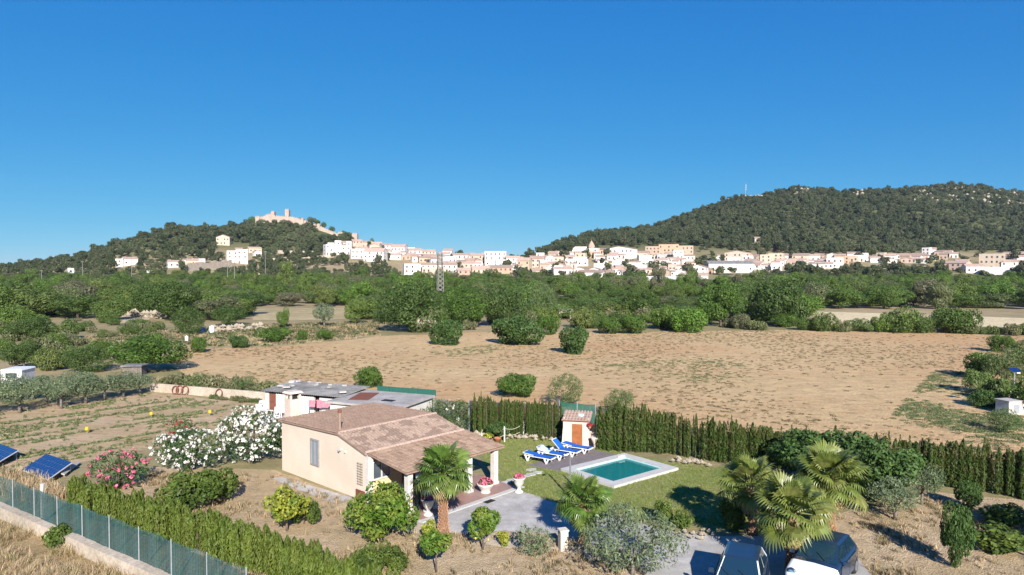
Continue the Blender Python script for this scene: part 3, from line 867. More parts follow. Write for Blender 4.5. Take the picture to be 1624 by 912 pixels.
HOUSES = [
    (346, 366, 373, 389, 't_cream', 'front', 'cream gabled house standing alone on the castle hill'),
    (361, 378, 399, 416, 't_white', 'flat', 'white stepped villa below the cream gabled house, lower wing'),
    (376, 393, 397, 418, 't_white', 'flat', 'white stepped villa below the cream gabled house, upper wing'),
    (186, 197, 412, 423, 't_white', 'flat', 'small white annex of the hillside villa'),
    (196, 216, 408, 421, 't_white', 'gable', 'white hillside villa with tiled roof far left'),
    (108, 116, 427, 441, 't_white', 'flat', 'tiny white tower house among the trees far left'),
    (267, 284, 413, 424, 't_white', 'gable', 'small white cottage left of the terrace wall'),
    (297, 314, 411, 421, 't_cream', 'gable', 'cream cottage just above the terrace wall'),
    (236, 246, 430, 437, 't_white', 'flat', 'tiny white hut low on the castle hill'),
    (515, 533, 389, 405, 't_white', 'flat', 'white left wing of the big hillside mansion'),
    (531, 541, 383, 404, 't_white', 'flat', 'white tower of the hillside mansion, left of its pair'),
    (540, 550, 391, 404, 't_white', 'flat', 'white middle block of the hillside mansion'),
    (549, 557, 384, 404, 't_white', 'flat', 'white tower of the hillside mansion, right of its pair'),
    (556, 581, 396, 410, 't_white', 'flat', 'long white house just right of the mansion towers'),
    (580, 612, 394, 416, 't_white', 'gable', 'large white house with brown tiled roof below the castle wall'),
    (558, 574, 380, 391, 't_pink', 'gable', 'peach house at the foot of the castle wall'),
    (574, 590, 382, 392, 't_pink', 'gable', 'peach house second from the castle wall'),
    (590, 606, 384, 396, 't_cream', 'gable', 'cream house third from the castle wall'),
    (604, 622, 386, 399, 't_white', 'gable', 'white house fourth from the castle wall'),
    (622, 645, 388, 405, 't_white', 'gable', 'white tiled house at the top of the village slope'),
    (648, 668, 394, 408, 't_white', 'gable', 'white house with low roof on the village skyline'),
    (668, 690, 396, 408, 't_cream', 'gable', 'cream house on the village skyline above the school'),
    (703, 718, 393, 408, 't_white', 'shed', 'tall narrow white house on the skyline above the pylon'),
    (716, 744, 402, 416, 't_white', 'gable', 'white wide house right of the tall narrow skyline house'),
    (744, 770, 402, 416, 't_pink', 'gable', 'pinkish skyline house with red tiled roof'),
    (770, 804, 400, 419, 't_white', 'flat', 'big white block on the skyline before the saddle'),
    (802, 824, 406, 421, 't_white', 'gable', 'white house right of the big skyline block'),
    (822, 842, 409, 428, 't_ochre', 'gable', 'orange roofed ochre house at the village saddle'),
    (840, 862, 406, 424, 't_pink', 'gable', 'pink gabled house at the village saddle'),
    (640, 666, 420, 441, 't_white', 'flat', 'white end block of the long school building'),
    (666, 724, 417, 433, 't_white', 'gable', 'long white school building behind the lattice pylon'),
    (668, 711, 425, 441, 't_pink', 'flat', 'low pinkish wing in front of the school'),
    (725, 750, 425, 441, 't_tan', 'gable', 'beige terrace house right of the school, first of its row'),
    (748, 776, 422, 441, 't_cream', 'gable', 'beige terrace house right of the school, second of its row'),
    (774, 812, 421, 437, 't_tan', 'gable', 'beige terrace house right of the school, longest of its row'),
    (842, 860, 426, 440, 't_ochre', 'gable', 'tan house with dark windows at the woodland edge'),
    (962, 1008, 391, 408, 't_white', 'front', 'large white gabled hall right of the church'),
    (1023, 1046, 392, 407, 't_tan', 'flat', 'terracotta block with dark balconies, left end'),
    (1045, 1076, 389, 406, 't_ochre', 'flat', 'terracotta apartment block, middle and tallest'),
    (1074, 1098, 391, 408, 't_tan', 'flat', 'terracotta block at the wood, right end'),
    (1068, 1084, 399, 409, 't_white', 'flat', 'small white house in front of the terracotta blocks'),
    (1043, 1061, 404, 413, 't_grey', 'flat', 'grey green building below the terracotta blocks'),
    (984, 1010, 424, 434, 't_ochre', 'gable', 'orange yellow low house in the middle of the village'),
    (1040, 1063, 426, 441, 't_tan', 'front', 'tan house with a big arched opening'),
    (1025, 1112, 440, 457, 't_white', 'gable', 'big white warehouse lowest in the village'),
    (1080, 1122, 433, 448, 't_white', 'gable', 'white shed with reddish roof beside the warehouse'),
    (876, 906, 424, 436, 't_white', 'gable', 'white low house at the wood edge left of the church'),
    (918, 958, 429, 442, 't_white', 'gable', 'white broad house below the church at the trees'),
    (1150, 1188, 398, 414, 't_pink', 'front', 'big pink house at the foot of the wooded hill'),
    (1205, 1222, 405, 421, 't_cream', 'flat', 'cream flat house right of the big pink house'),
    (1220, 1242, 403, 420, 't_cream', 'flat', 'taller cream house second right of the big pink house'),
    (1258, 1282, 402, 417, 't_cream', 'shed', 'cream house with pink roof edge near the middle of the right village'),
    (1120, 1192, 414, 432, 't_white', 'gable', 'long white warehouse with dark grey roof'),
    (1096, 1121, 420, 437, 't_white', 'front', 'white gabled house left of the grey roofed warehouse'),
    (1190, 1206, 417, 432, 't_white', 'gable', 'white house touching the grey roofed warehouse'),
    (1294, 1312, 412, 424, 't_white', 'gable', 'white house with sloping roof at the wood edge'),
    (1312, 1336, 410, 425, 't_white', 'flat', 'bright white block at the wood edge'),
    (1353, 1370, 406, 415, 't_white', 'flat', 'white house alone at the hill foot'),
    (1498, 1534, 414, 430, 't_pink', 'gable', 'long pinkish house with tiled roof far right'),
    (1530, 1556, 419, 433, 't_white', 'gable', 'white house between the pinkish house and the terrace house'),
    (1556, 1590, 404, 427, 't_cream', 'flat', 'tall cream building far right of the village'),
    (1565, 1608, 425, 438, 't_white', 'flat', 'white villa with one wide dark terrace opening'),
    (1586, 1622, 412, 428, 't_white', 'gable', 'white house with tiled roof behind the terrace villa'),
    (1595, 1640, 400, 413, 't_tan', 'gable', 'brown house highest at the right edge'),
    (1195, 1203, 376, 385, 't_cream', 'gable', 'small cream cottage high in the forest'),
]

# ------------------------------------------------------------------ woods on the hills and in the valley
def inpoly(px, py, poly):
    c = False
    n = len(poly)
    for i in range(n):
        x1, y1 = poly[i]
        x2, y2 = poly[i - 1]
        if (y1 > py) != (y2 > py) and px < (x2 - x1) * (py - y1) / (y2 - y1) + x1: c = not c
    return c
def pix(x, y, z):
    f = y * math.cos(PITCH) - (z - CAMH) * math.sin(PITCH)
    u = y * math.sin(PITCH) + (z - CAMH) * math.cos(PITCH)
    return 812 + F * x / f, 456 - F * u / f
TOWN = [(505, 404), (560, 382), (600, 386), (650, 400), (830, 405), (900, 400), (960, 390), (1100, 390), (1190, 400), (1340, 404), (1500, 400), (1624, 400), (1720, 402), (1720, 442), (1560, 438), (1500, 432), (1340, 428), (1200, 432), (1110, 458), (1020, 458), (940, 445), (850, 440), (770, 442), (640, 442), (600, 418), (505, 410)]
CLEAR = [[(480, 436), (490, 424), (560, 420), (565, 432)], [(445, 405), (445, 397), (500, 402), (500, 408)], [(300, 436), (300, 420), (365, 416), (368, 436)],
         [(180, 425), (180, 412), (218, 410), (218, 425)], [(340, 394), (340, 380), (400, 388), (400, 420), (360, 418)],
         [(262, 428), (262, 416), (318, 414), (318, 424)], [(100, 445), (100, 428), (122, 428), (122, 445)]]
def darts(x0, x1, y0, y1, gap, rng, ok, tries):
    cells = {}
    out = []
    for _ in range(tries):
        y = math.sqrt(rng.uniform(y0 * y0, y1 * y1))
        x = rng.uniform(x0, x1) * y
        g = gap(x, y)
        ci, cj = int(x // 8), int(y // 8)
        bad = False
        for a in range(ci - 2, ci + 3):
            for b_ in range(cj - 2, cj + 3):
                for q in cells.get((a, b_), ()):
                    if (q[0] - x) ** 2 + (q[1] - y) ** 2 < g * g:
                        bad = True
                        break
                if bad: break
            if bad: break
        if bad or not ok(x, y): continue
        cells.setdefault((ci, cj), []).append((x, y))
        out.append((x, y))
    return out

rh = random.Random(5)
def hill_ok(x, y):
    z = th(x, y)
    px, py = pix(x, y, z)
    if y < 452 and z < 9: return False
    if inpoly(px, py, TOWN): return rh.random() < .028
    for c in CLEAR:
        if inpoly(px, py, c): return False
    if 403 < px < 500 and y > 784 or 500 <= px < 572 and y > 748: return False
    top = py - 8 * F / y
    for q in HOUSES:
        if q[0] - 4 < px < q[1] + 4 and py > q[3] - 1 and top < q[3] - 4 and py < q[3] + 12: return False
    if 560 < px < 900 and y > 660 and z < 30: return False
    if px > 1380 and py < 345 and rh.random() < .25: return False
    return True
hp = darts(-.95, .95, 440, 1180, lambda x, y: 4.8 if y > 600 else 5.6, rh, hill_ok, 75000)
PINES = [low_tree('pine_mix', 100 + i, 900, .26, (2.9, 2.9, 2.6, 3.4), 12, (.8, 1.5)) for i in range(4)] + [low_tree('maquis_mix', 110 + i, 700, .22, (2.7, 2.7, 1.7, 1.9), 12, (.7, 1.2)) for i in range(4)]
hp = np.array(hp)
n = len(hp)
hs = np.clip(np.exp(NPR.normal(size=n) * .3), .5, 1.5)
hs = hs * np.where((hp[:, 1] < 640) & (hp[:, 0] < -60), .95, 1.18)
KH = NPR.integers(0, 4, n) + 4 * (vnoise(hp[:, 0], hp[:, 1], 55, 8) + NPR.normal(size=n) * .18 > .6)
scatter('hill_forest', np.stack([hp[:, 0], hp[:, 1], TH(hp[:, 0], hp[:, 1]) - .4], 1), np.stack([hs, hs, hs * NPR.uniform(.8, 1.25, n)], 1), NPR.uniform(0, 6.28, n), KH, PINES, 'dense dark pine forest covering the two hills', 'forest')

def mid_ok(x, y):
    px, py = pix(x, y, 0)
    if px > 1275 and 491 < py < 530: return False
    if 385 < px < 575 and 487 < py < 511: return False
    if 235 < px < 605 and 509 < py < 560: return False
    if 600 <= px <= 1300 and py > 508: return False
    if px <= 260 and py > 507: return False
    if 868 < px < 925 and 488 < py < 512: return False
    if y > 400 and th(x, y) > 9: return False
    if 840 < px < 1150 and y > 310 and rm.random() < .75: return False
    if 655 < px < 690 and 490 < py < 530: return False
    return True
rm = random.Random(9)
mp_ = darts(-.84, .84, 138, 455, lambda x, y: 8.2 if y < 270 else 7.2, rm, mid_ok, 16000)
mp_.sort(key=lambda p: p[1])
WL = ['dark green evergreen tree of the woodland belt', 'olive green bushy tree of the woodland belt', 'spreading rounded tree of the woodland belt', 'tall leafy tree of the woodland belt', 'dusty green tree of the woodland belt']
near = [p for p in mp_ if abs(p[0] / p[1]) < .77][:225]
nearset = set(near)
far = [p for p in mp_ if p not in nearset]
for x, y in near:
    k = rm.randrange(5)
    w = rm.uniform(8.5, 15)
    key = 'broad%d' % k if rm.random() < .62 else 'open%d' % rm.randrange(3)
    h = rm.choice([rm.uniform(4.5, 7), rm.uniform(6, 10.5)]) * (.85 if y > 230 else 1)
    wpx = 812 + F * x / y
    if 840 < wpx < 1140 and y > 175: h *= .6
    zone = 'above the scrub slope' if wpx < 250 else 'behind the fallow plot' if wpx < 600 else 'around the lattice pylon' if wpx < 860 else 'below the church' if wpx < 1280 else 'behind the pale field'
    plant('woodland_tree', key, (x, y, th(x, y) - .3), w, h, WL[k] + ' ' + zone, 'tree', 'trees of the woodland belt below the village')
fp = np.array(far)
n = len(fp)
ws = NPR.uniform(1.0, 1.9, n)
scatter('woodland', np.stack([fp[:, 0], fp[:, 1], TH(fp[:, 0], fp[:, 1]) - .3], 1), np.stack([ws, ws, np.exp(NPR.normal(size=n) * .3) * np.interp(fp[:, 1], [260, 330, 460], [1.05, .85, .62])], 1), NPR.uniform(0, 6.28, n), NPR.integers(0, 8, n), [LIB['broad%d' % i][1] for i in range(5)] + [LIB['open%d' % i][1] for i in range(3)], 'far woodland merging into one green mass below the village', 'woodland')

# named trees and shrubs around the bare field (pixel of the base, width and height in pixels)
for args in [
    ('big_tree', 'dome_dark', 645, 530, 122, 92, 'largest dark green rounded tree, beyond the bare field'),
    ('big_tree', 'dome_bright', 737, 522, 86, 72, 'fresh green rounded tree just right of the largest dark tree'),
    ('big_tree', 'dome_dark1', 800, 520, 84, 76, 'dark rounded tree at the middle of the far field edge'),
    ('grey_tree', 'tamarisk', 862, 508, 46, 62, 'grey feathery tree between the dark rounded tree and the ruin'),
    ('bright_tree', 'dome_bright', 1152, 520, 88, 80, 'bright green tree at the far edge of the bare field'),
    ('broad_tree', 'dome_dark1', 1250, 521, 112, 92, 'broad dark tree where the pale field begins'),
    ('rounded_shrub', 'bush_fig', 706, 549, 58, 45, 'rounded green fig shrub standing alone in the bare field'),
    ('rounded_shrub', 'bush_fig', 820, 550, 88, 50, 'widest low green shrub at the far side of the bare field'),
    ('rounded_shrub', 'bush_bright', 868, 532, 46, 34, 'small rounded shrub just behind the widest field shrub'),
    ('rounded_shrub', 'bush_fig', 913, 563, 58, 48, 'green shrub nearest the villa among those in the bare field'),
    ('rounded_shrub', 'bush_bright', 968, 531, 44, 32, 'bright low shrub, first of two touching at the field edge'),
    ('rounded_shrub', 'bush_bright', 1006, 531, 54, 34, 'bright low shrub, second of two touching at the field edge'),
    ('rounded_shrub', 'bushy1', 1098, 529, 66, 44, 'olive green shrub left of the bright tree at the field edge'),
    ('rounded_shrub', 'bushy0', 925, 522, 50, 36, 'olive shrub right of the small ruin'),
    ('rounded_shrub', 'bushy2', 1060, 524, 54, 40, 'dull green shrub between the low pair and the bright tree'),
    ('rounded_shrub', 'bush_bright', 310, 561, 30, 29, 'small leafy tree at the near corner of the dry strip'),
    ('rounded_shrub', 'bush_fig', 373, 553, 36, 21, 'small round shrub alone on the dry strip'),
    ('rounded_shrub', 'bush_bright', 426, 545, 58, 28, 'wide bright shrub on the dry grass strip'),
    ('rounded_shrub', 'bush_bright', 477, 541, 20, 19, 'smallest round shrub on the dry grass strip'),
    ('rounded_shrub', 'bush_bright', 512, 541, 32, 19, 'low bright shrub at the end of the dry grass strip'),
    ('small_tree', 'dome_dark', 290, 532, 54, 48, 'leafy tree beside the blue barrel'),
    ('small_tree', 'broad1', 447, 521, 22, 34, 'slim young tree behind the rubble wall'),
    ('small_tree', 'dome_dark1', 355, 518, 56, 38, 'dark tree behind the white tank'),
    ('small_tree', 'olive0', 510, 520, 44, 40, 'grey green olive at the fallow plot'),
    ('small_tree', 'broad2', 560, 515, 40, 44, 'green tree at the corner of the fallow plot'),
    ('dome_tree', 'dome_bright', 205, 598, 136, 66, 'largest dome shaped green tree behind the olive row'),
    ('dome_tree', 'dome_dark', 120, 594, 76, 46, 'dark shrubby tree left of the green dome tree'),
    ('dome_tree', 'dome_dark1', 22, 588, 66, 52, 'dark green tree at the edge of the picture behind the olives'),
    ('dome_tree', 'bushy1', 72, 590, 56, 40, 'dull shrub between two dark trees behind the olives'),
    ('dome_tree', 'dome_dark1', 36, 543, 70, 44, 'round grey green tree with deep shade on the scrub slope'),
    ('dome_tree', 'bushy0', 95, 540, 40, 32, 'small round shrub on the scrub slope'),
    ('dome_tree', 'broad3', 10, 525, 70, 40, 'leafy tree at the left edge of the scrub slope'),
    ('field_shrub', 'bush_bright', 581, 617, 54, 36, 'green shrub behind the grey outbuilding roof'),
    ('field_shrub', 'bush_bright', 818, 634, 80, 40, 'light green feathery shrub behind the cypress screen'),
    ('field_shrub', 'tamarisk', 898, 648, 64, 54, 'grey green tamarisk behind the garden shed'),
    ('field_shrub', 'tamarisk', 985, 668, 76, 46, 'grey green shrub behind the tall cypress clump'),
]:
    name, key, px, base, w, h, lab = args
    plant_px(name, key, px, base, w, h, lab, 'shrub' if 'shrub' in name else 'tree')

# scrub on the slope at the left and along the field edges
rs = random.Random(12)
SL = ['low mixed shrub on the scrubby slope left of the bare field', 'dry looking shrub on the scrubby slope left of the bare field', 'green shrub on the scrubby slope left of the bare field']
cnt = 0
while cnt < 62:
    px, py = rs.uniform(-20, 262), rs.uniform(508, 572)
    if 235 < px and py > 535: continue
    k = rs.randrange(6)
    key = ('bushy%d' % k) if k < 3 else ('scrub%d' % (k - 3))
    wpx = rs.uniform(18, 42) * (py - 428) / 110
    plant_px('slope_shrub', key, px, py, wpx, wpx * rs.uniform(.45, .7), SL[k % 3], 'shrub', 'shrubs on the scrubby slope')
    cnt += 1
for i in range(64):                                    # shrubs filling the far edge of the bare field
    px, py = rs.uniform(600, 1300), rs.uniform(507, 525)
    if 655 < px < 692 or 872 < px < 922: continue
    key = rs.choice(['bushy0', 'bushy1', 'bushy2', 'scrub0', 'scrub1', 'bush_bright'])
    hpx = rs.uniform(12, 30)
    zone = 'near the stone heap' if px < 760 else 'near the small hut' if px < 1000 else 'near the bright tree' if px < 1180 else 'near the broad dark tree'
    plant_px('edge_shrub', key, px, py, hpx * rs.uniform(1.2, 2.0), hpx, 'mixed shrub of the thicket beyond the bare field ' + zone, 'shrub', 'thicket beyond the bare field')
for i in range(26):                                    # hedge bank between bare field and pale field
    px = 1285 + i * 15.5 + rs.uniform(-5, 5)
    hpx = rs.choice([12, 14, 17, 22, 32]) if i not in (10, 15, 16) else 44
    key = rs.choice(['bushy0', 'bushy1', 'bushy2', 'scrub0'])
    plant_px('bank_shrub', key, px, 524 + rs.uniform(0, 3) + (px - 1285) * .02, hpx * rs.uniform(1.2, 1.8), hpx, 'shrub on the hedge bank between bare field and pale field', 'shrub', 'shrubs on the hedge bank')
for px, base, w, h, key, lab in [
    (1578, 604, 66, 46, 'bush_bright', 'green shrub at the field corner by the lamp pole'),
    (1600, 560, 44, 30, 'bush_bright', 'bright shrub farthest along the field edge by the lamp pole'),
    (1612, 612, 70, 60, 'tamarisk', 'pale feathery shrub in front of the lamp pole'),
    (1565, 626, 50, 40, 'bushy2', 'dull shrub nearest the bare field by the pump box'),
    (1600, 640, 60, 44, 'scrub1', 'dry shrub behind the pump box'),
    (1608, 690, 60, 40, 'tamarisk', 'grey shrub in front of the pump box'),
    (1570, 648, 44, 30, 'bush_fig', 'small dark shrub left of the pump box'),
    (1660, 600, 90, 60, 'dome_dark', 'dark tree at the edge of the picture beside the lamp pole'),
    (1665, 660, 90, 60, 'bushy0', 'olive shrub at the edge of the picture beside the pump box')]:
    plant_px('edge_shrub', key, px, base, w, h, lab, 'shrub')

# ------------------------------------------------------------------ village
unit = MB().box((0, 0, .5), (1, .12, 1)).mesh('window', M['window_dark'])
shut = MB().box((0, 0, .5), (1, .14, 1)).mesh('shutter', M['wood_brown'])
rt = random.Random(21)
def house_at(p, w, d, h, wallm, roof, label, rz=0.0, roofm=None, group=None, storeys=None, sink=1.5, rows=None, cols=None, win=True, name='village_house', cat='house', wwin=1.15):
    o = empty(name, p, rz)
    hw = h if roof == 'flat' else h * .76
    rise = h - hw
    mb = MB()
    hx, hy = w / 2, d / 2
    if roof == 'front':          # gable towards the camera
        pr = [(-hx, -sink), (hx, -sink), (hx, hw), (0, h - .1), (-hx, hw)]
        n5 = len(pr)
        mb.add([(a, -hy, b_) for a, b_ in pr] + [(a, hy, b_) for a, b_ in pr], [tuple(range(n5)), tuple(range(n5, 2 * n5))[::-1]] + [((i + 1) % n5, i, n5 + i, n5 + (i + 1) % n5) for i in range(n5)])
    elif roof == 'gable':
        pr = [(-hy, -sink), (hy, -sink), (hy, hw), (0, h - .1), (-hy, hw)]
        n5 = len(pr)
        mb.add([(-hx, a, b_) for a, b_ in pr] + [(hx, a, b_) for a, b_ in pr], [tuple(range(n5))[::-1], tuple(range(n5, 2 * n5))] + [(i, (i + 1) % n5, n5 + (i + 1) % n5, n5 + i) for i in range(n5)])
    else:
        mb.box((0, 0, (hw - sink) / 2), (w, d, hw + sink))
    mb.build('wall', wallm, o)
    rf = MB()
    t, ov = .22, .35
    if roof == 'flat':
        rf.box((0, 0, h + .06), (w - .5, d - .5, .12))
        rf.box((0, -hy + .12, h + .3), (w, .24, .6))
        rf.box((-hx + .12, 0, h + .3), (.24, d - .5, .6))
        rf.box((hx - .12, 0, h + .3), (.24, d - .5, .6))
        rf.build('parapet', wallm, o)
    elif roof == 'front':
        for s in (-1, 1):
            a, b_ = Vector((s * (hx + ov), 0, hw - ov * rise / hx)), Vector((0, 0, h))
            rf.add([(a.x, -hy - ov, a.z), (0, -hy - ov, h), (0, hy + ov, h), (a.x, hy + ov, a.z), (a.x, -hy - ov, a.z + t), (0, -hy - ov, h + t), (0, hy + ov, h + t), (a.x, hy + ov, a.z + t)],
                   [(0, 1, 2, 3), (4, 5, 6, 7), (0, 1, 5, 4), (2, 3, 7, 6), (0, 3, 7, 4)])
        rf.build('roof', roofm or M['tile_far'], o)
    elif roof in ('gable', 'shed'):
        segs = ((-hy - ov, hw - ov * rise / hy, 0, h), (0, h, hy + ov, hw - ov * rise / hy)) if roof == 'gable' else ((-hy - ov, hw, hy + ov, h),)
        for y0, z0, y1, z1 in segs:
            rf.add([(-hx - ov, y0, z0), (hx + ov, y0, z0), (hx + ov, y1, z1), (-hx - ov, y1, z1), (-hx - ov, y0, z0 + t), (hx + ov, y0, z0 + t), (hx + ov, y1, z1 + t), (-hx - ov, y1, z1 + t)],
                   [(3, 2, 1, 0), (4, 5, 6, 7), (0, 1, 5, 4), (1, 2, 6, 5), (2, 3, 7, 6), (3, 0, 4, 7)])
        rf.build('roof', roofm or M['tile_far'], o)
    if win:
        rows_ = rows or max(1, min(3, int(hw / 2.6)))
        cols_ = cols or max(1, min(7, int(w / 3.0)))
        for r in range(rows_):
            for c in range(cols_):
                if rt.random() < .18: continue
                me = unit if rt.random() < .8 else shut
                z = hw * (r + .28) / rows_
                x = -hx + w * (c + .5) / cols_ + rt.uniform(-.2, .2)
                door = r == 0 and rt.random() < .2
                obj('door' if door else 'window', shut if door else me, o, (x, -hy - .02, .05 if door else z), None, (wwin, 1, 2.1 if door else min(1.45, hw / rows_ * .5)))
        for r in range(rows_):
            for c in range(max(1, int(d / 4))):
                for s in (-1, 1):
                    if rt.random() < .45: continue
                    obj('window', unit, o, (s * (hx + .02), -hy + d * (c + .5) / max(1, int(d / 4)), hw * (r + .28) / rows_), (0, 0, math.pi / 2), (wwin * .9, 1, min(1.3, hw / rows_ * .48)))
    return tag(o, label, cat, group)

def house_px(x0, x1, yt, yb, wallm, roof, label, rz=None, lo=380, depth=None, **kw):
    p = on_terrain((x0 + x1) / 2, yb, lo)
    s = p.y / F
    w, h = (x1 - x0) * s, (yb - yt) * s
    d = depth or max(6, min(12, w * .75))
    face = -math.atan2(p.x, p.y)
    return house_at(p + Vector((p.x, p.y, 0)).normalized() * d * .3, w, d, h, M[wallm], roof, label, face + (rt.uniform(-.35, .35) if rz is None else rz), **kw)

for a in HOUSES:
    x0, x1, yt, yb, wm, rf, lab = a
    kw = {}
    if 'grey roof' in lab and 'long' in lab: kw = dict(roofm=M['fibre_roof'], rz=.3, rows=1, cols=6)
    if 'warehouse lowest' in lab: kw = dict(roofm=M['t_white'], rz=-.25, rows=1, cols=6)
    if 'wide dark' in lab: kw = dict(rows=1, cols=1, wwin=15, rz=0)
    if 'arched' in lab: kw = dict(rows=1, cols=1, wwin=5)
    if 'tower' in lab or 'school' in lab: kw = dict(rz=.1)
    house_px(*a, **kw)

# smaller houses packed between the ones above
ZON = [('on the terraces below the castle', [(270, 428), (300, 405), (400, 400), (500, 418), (500, 434), (420, 438)], 9),
       ('beside the hillside mansion', [(500, 400), (560, 388), (620, 396), (640, 408), (600, 412)], 12),
       ('below the castle wall', [(600, 400), (700, 406), (830, 410), (830, 432), (720, 424), (620, 412)], 45),
       ('around the church', [(850, 412), (910, 402), (960, 402), (1100, 408), (1110, 440), (1010, 444), (960, 436), (870, 434)], 88),
       ('under the right wooded hill', [(1100, 412), (1180, 410), (1340, 412), (1340, 428), (1200, 430), (1120, 436)], 44),
       ('at the far right of the village', [(1345, 410), (1500, 402), (1520, 412), (1500, 418), (1345, 418)], 24),
       ('above the terrace villa', [(1510, 410), (1630, 408), (1630, 424), (1520, 426)], 6)]
placed = []
for zn, poly, cntz in ZON:
    xs, ys = [p[0] for p in poly], [p[1] for p in poly]
    k = tr_ = 0
    while k < cntz and tr_ < 3000:
        tr_ += 1
        px, py = rt.uniform(min(xs), max(xs)), rt.uniform(min(ys), max(ys))
        if not inpoly(px, py, poly): continue
        if any(abs(px - q[0]) < 8 and abs(py - q[1]) < 2.6 for q in placed): continue
        placed.append((px, py))
        wm = rt.choices(['t_white', 't_cream', 't_pink', 't_tan', 't_ochre'], [68, 13, 9, 5, 5])[0]
        rf = rt.choices(['gable', 'front', 'flat', 'shed'], [50, 14, 22, 14])[0]
        w = rt.uniform(10, 21)
        h = rt.uniform(7, 11.5)
        nm = {'t_white': 'white', 't_cream': 'cream', 't_pink': 'pinkish', 't_tan': 'brownish', 't_ochre': 'ochre'}[wm]
        rn = {'gable': 'tiled roof', 'front': 'front gable', 'flat': 'flat roof', 'shed': 'single sloping roof'}[rf]
        house_px(px - w / 2, px + w / 2, py - h, py, wm, rf, 'small %s house with %s %s' % (nm, rn, zn), group='small houses ' + zn)
        k += 1

# church: nave, drum and pointed dome
p = on_terrain(932, 406)
s = p.y / F
ch = empty('church', p, -math.atan2(p.x, p.y))
MB().box((-11 * s, 4, 6.2 * s), (19 * s, 10, 16.5 * s)).build('nave', M['t_white'], ch)
MB().box((14 * s, 4, 4 * s), (32 * s, 9, 11 * s)).build('side_chapel', M['t_ochre'], ch)
rf = MB()
rf.add([(-2 * s, -1, 9.6 * s), (31 * s, -1, 9.6 * s), (31 * s, 9, 12.5 * s), (-2 * s, 9, 12.5 * s)], [(0, 1, 2, 3)])
rf.build('roof', M['tile_far'], ch)
MB().lathe([(5.2 * s, 8 * s), (5.2 * s, 14 * s)], 8, (6 * s, 5, 0)).build('drum', M['t_tan'], ch)
MB().lathe([(5.6 * s, 14 * s), (5.2 * s, 16 * s), (4 * s, 19 * s), (2 * s, 22 * s), (.5 * s, 24 * s), (.15 * s, 26 * s)], 8, (6 * s, 5, 0)).build('dome', M['t_tan'], ch)
for k in range(4):
    obj('window', unit, ch, ((4 + 6 * k) * s, -.55, 3.5 * s), None, (1.2, 1, 2.2))
tag(ch, 'stone church with white nave and pointed dome above the village', 'church')

# ------------------------------------------------------------------ castle on the left hill
ca = empty('castle', on_terrain(440, 352, 700))
org = ca.location.copy()
def cwall(pts, depth0, thick=2.2):
    for (x0, t0), (x1, t1) in zip(pts, pts[1:]):
        a = Vector(((x0 - 812) / F * depth0, depth0, Zp(depth0, t0)))
        b_ = Vector(((x1 - 812) / F * depth0, depth0, Zp(depth0, t1)))
        za, zb = min(th(a.x, a.y), a.z - 4) - 3, min(th(b_.x, b_.y), b_.z - 4) - 3
        mb = MB()
        q = Vector((0, thick, 0))
        A = [(a.x, a.y, za), (b_.x, b_.y, zb), (b_.x, b_.y, b_.z), (a.x, a.y, a.z)]
        A = [Vector(v) - org for v in A]
        mb.add(A + [v + q for v in A], [(0, 1, 2, 3), (7, 6, 5, 4), (3, 2, 6, 7), (1, 0, 4, 5), (0, 3, 7, 4), (2, 1, 5, 6)])
        L = (b_ - a).length
        n_ = max(1, int(L / 2.2))
        for k in range(n_):
            c = a.lerp(b_, (k + .5) / n_) - org
            mb.box((c.x, c.y + .5, c.z + .3), (1.1, .9, 1.4))
        mb.build('wall_section', M['castle'], ca)
def ctower(x0, x1, top, depth0, d=6):
    xa, xb = (x0 - 812) / F * depth0, (x1 - 812) / F * depth0
    zt = Zp(depth0, top)
    zb = min(th((xa + xb) / 2, depth0), zt - 6) - 3
    c = Vector(((xa + xb) / 2, depth0 + d / 2 - .6, (zt + zb) / 2)) - org
    mb = MB().box(c, (xb - xa, d, zt - zb))
    for k in range(3):
        mb.box((c.x - (xb - xa) / 2 + (xb - xa) * (k + .5) / 3, c.y - d / 2 + .4, c.z + (zt - zb) / 2 + .5), ((xb - xa) / 5, .8, 1))
    mb.build('tower', M['castle'], ca)
cwall([(408, 346), (418, 344), (428, 341), (438, 343), (452, 344), (466, 345), (480, 349), (492, 353), (505, 358), (518, 364), (530, 369), (538, 372)], 790)
cwall([(538, 369), (548, 371), (558, 372), (568, 375)], 772)
cwall([(422, 341), (436, 339)], 800)
for t in [(406, 412, 344, 789), (431, 436, 336, 794), (453, 459, 333, 794), (537, 543, 369, 784), (556, 567, 371, 768), (478, 482, 347, 789), (504, 508, 356, 789)]: ctower(*t)
tag(ca, 'long pinkish stone castle wall with towers on the hilltop', 'castle')
for px, py, w, h in [(478, 350, 8, 7), (495, 350, 14, 8), (503, 354, 12, 8), (514, 358, 8, 8), (527, 364, 10, 7), (545, 370, 8, 7), (590, 384, 7, 8), (402, 350, 14, 9)]:
    d = 812
    x = (px - 812) / F * d
    plant('castle_tree', 'broad%d' % rt.randrange(5), (x, d, Zp(d, py + 4)), w * d / F * 1.2, h * d / F * 1.3, 'dark tree behind the castle wall', 'tree', 'trees behind the castle wall')

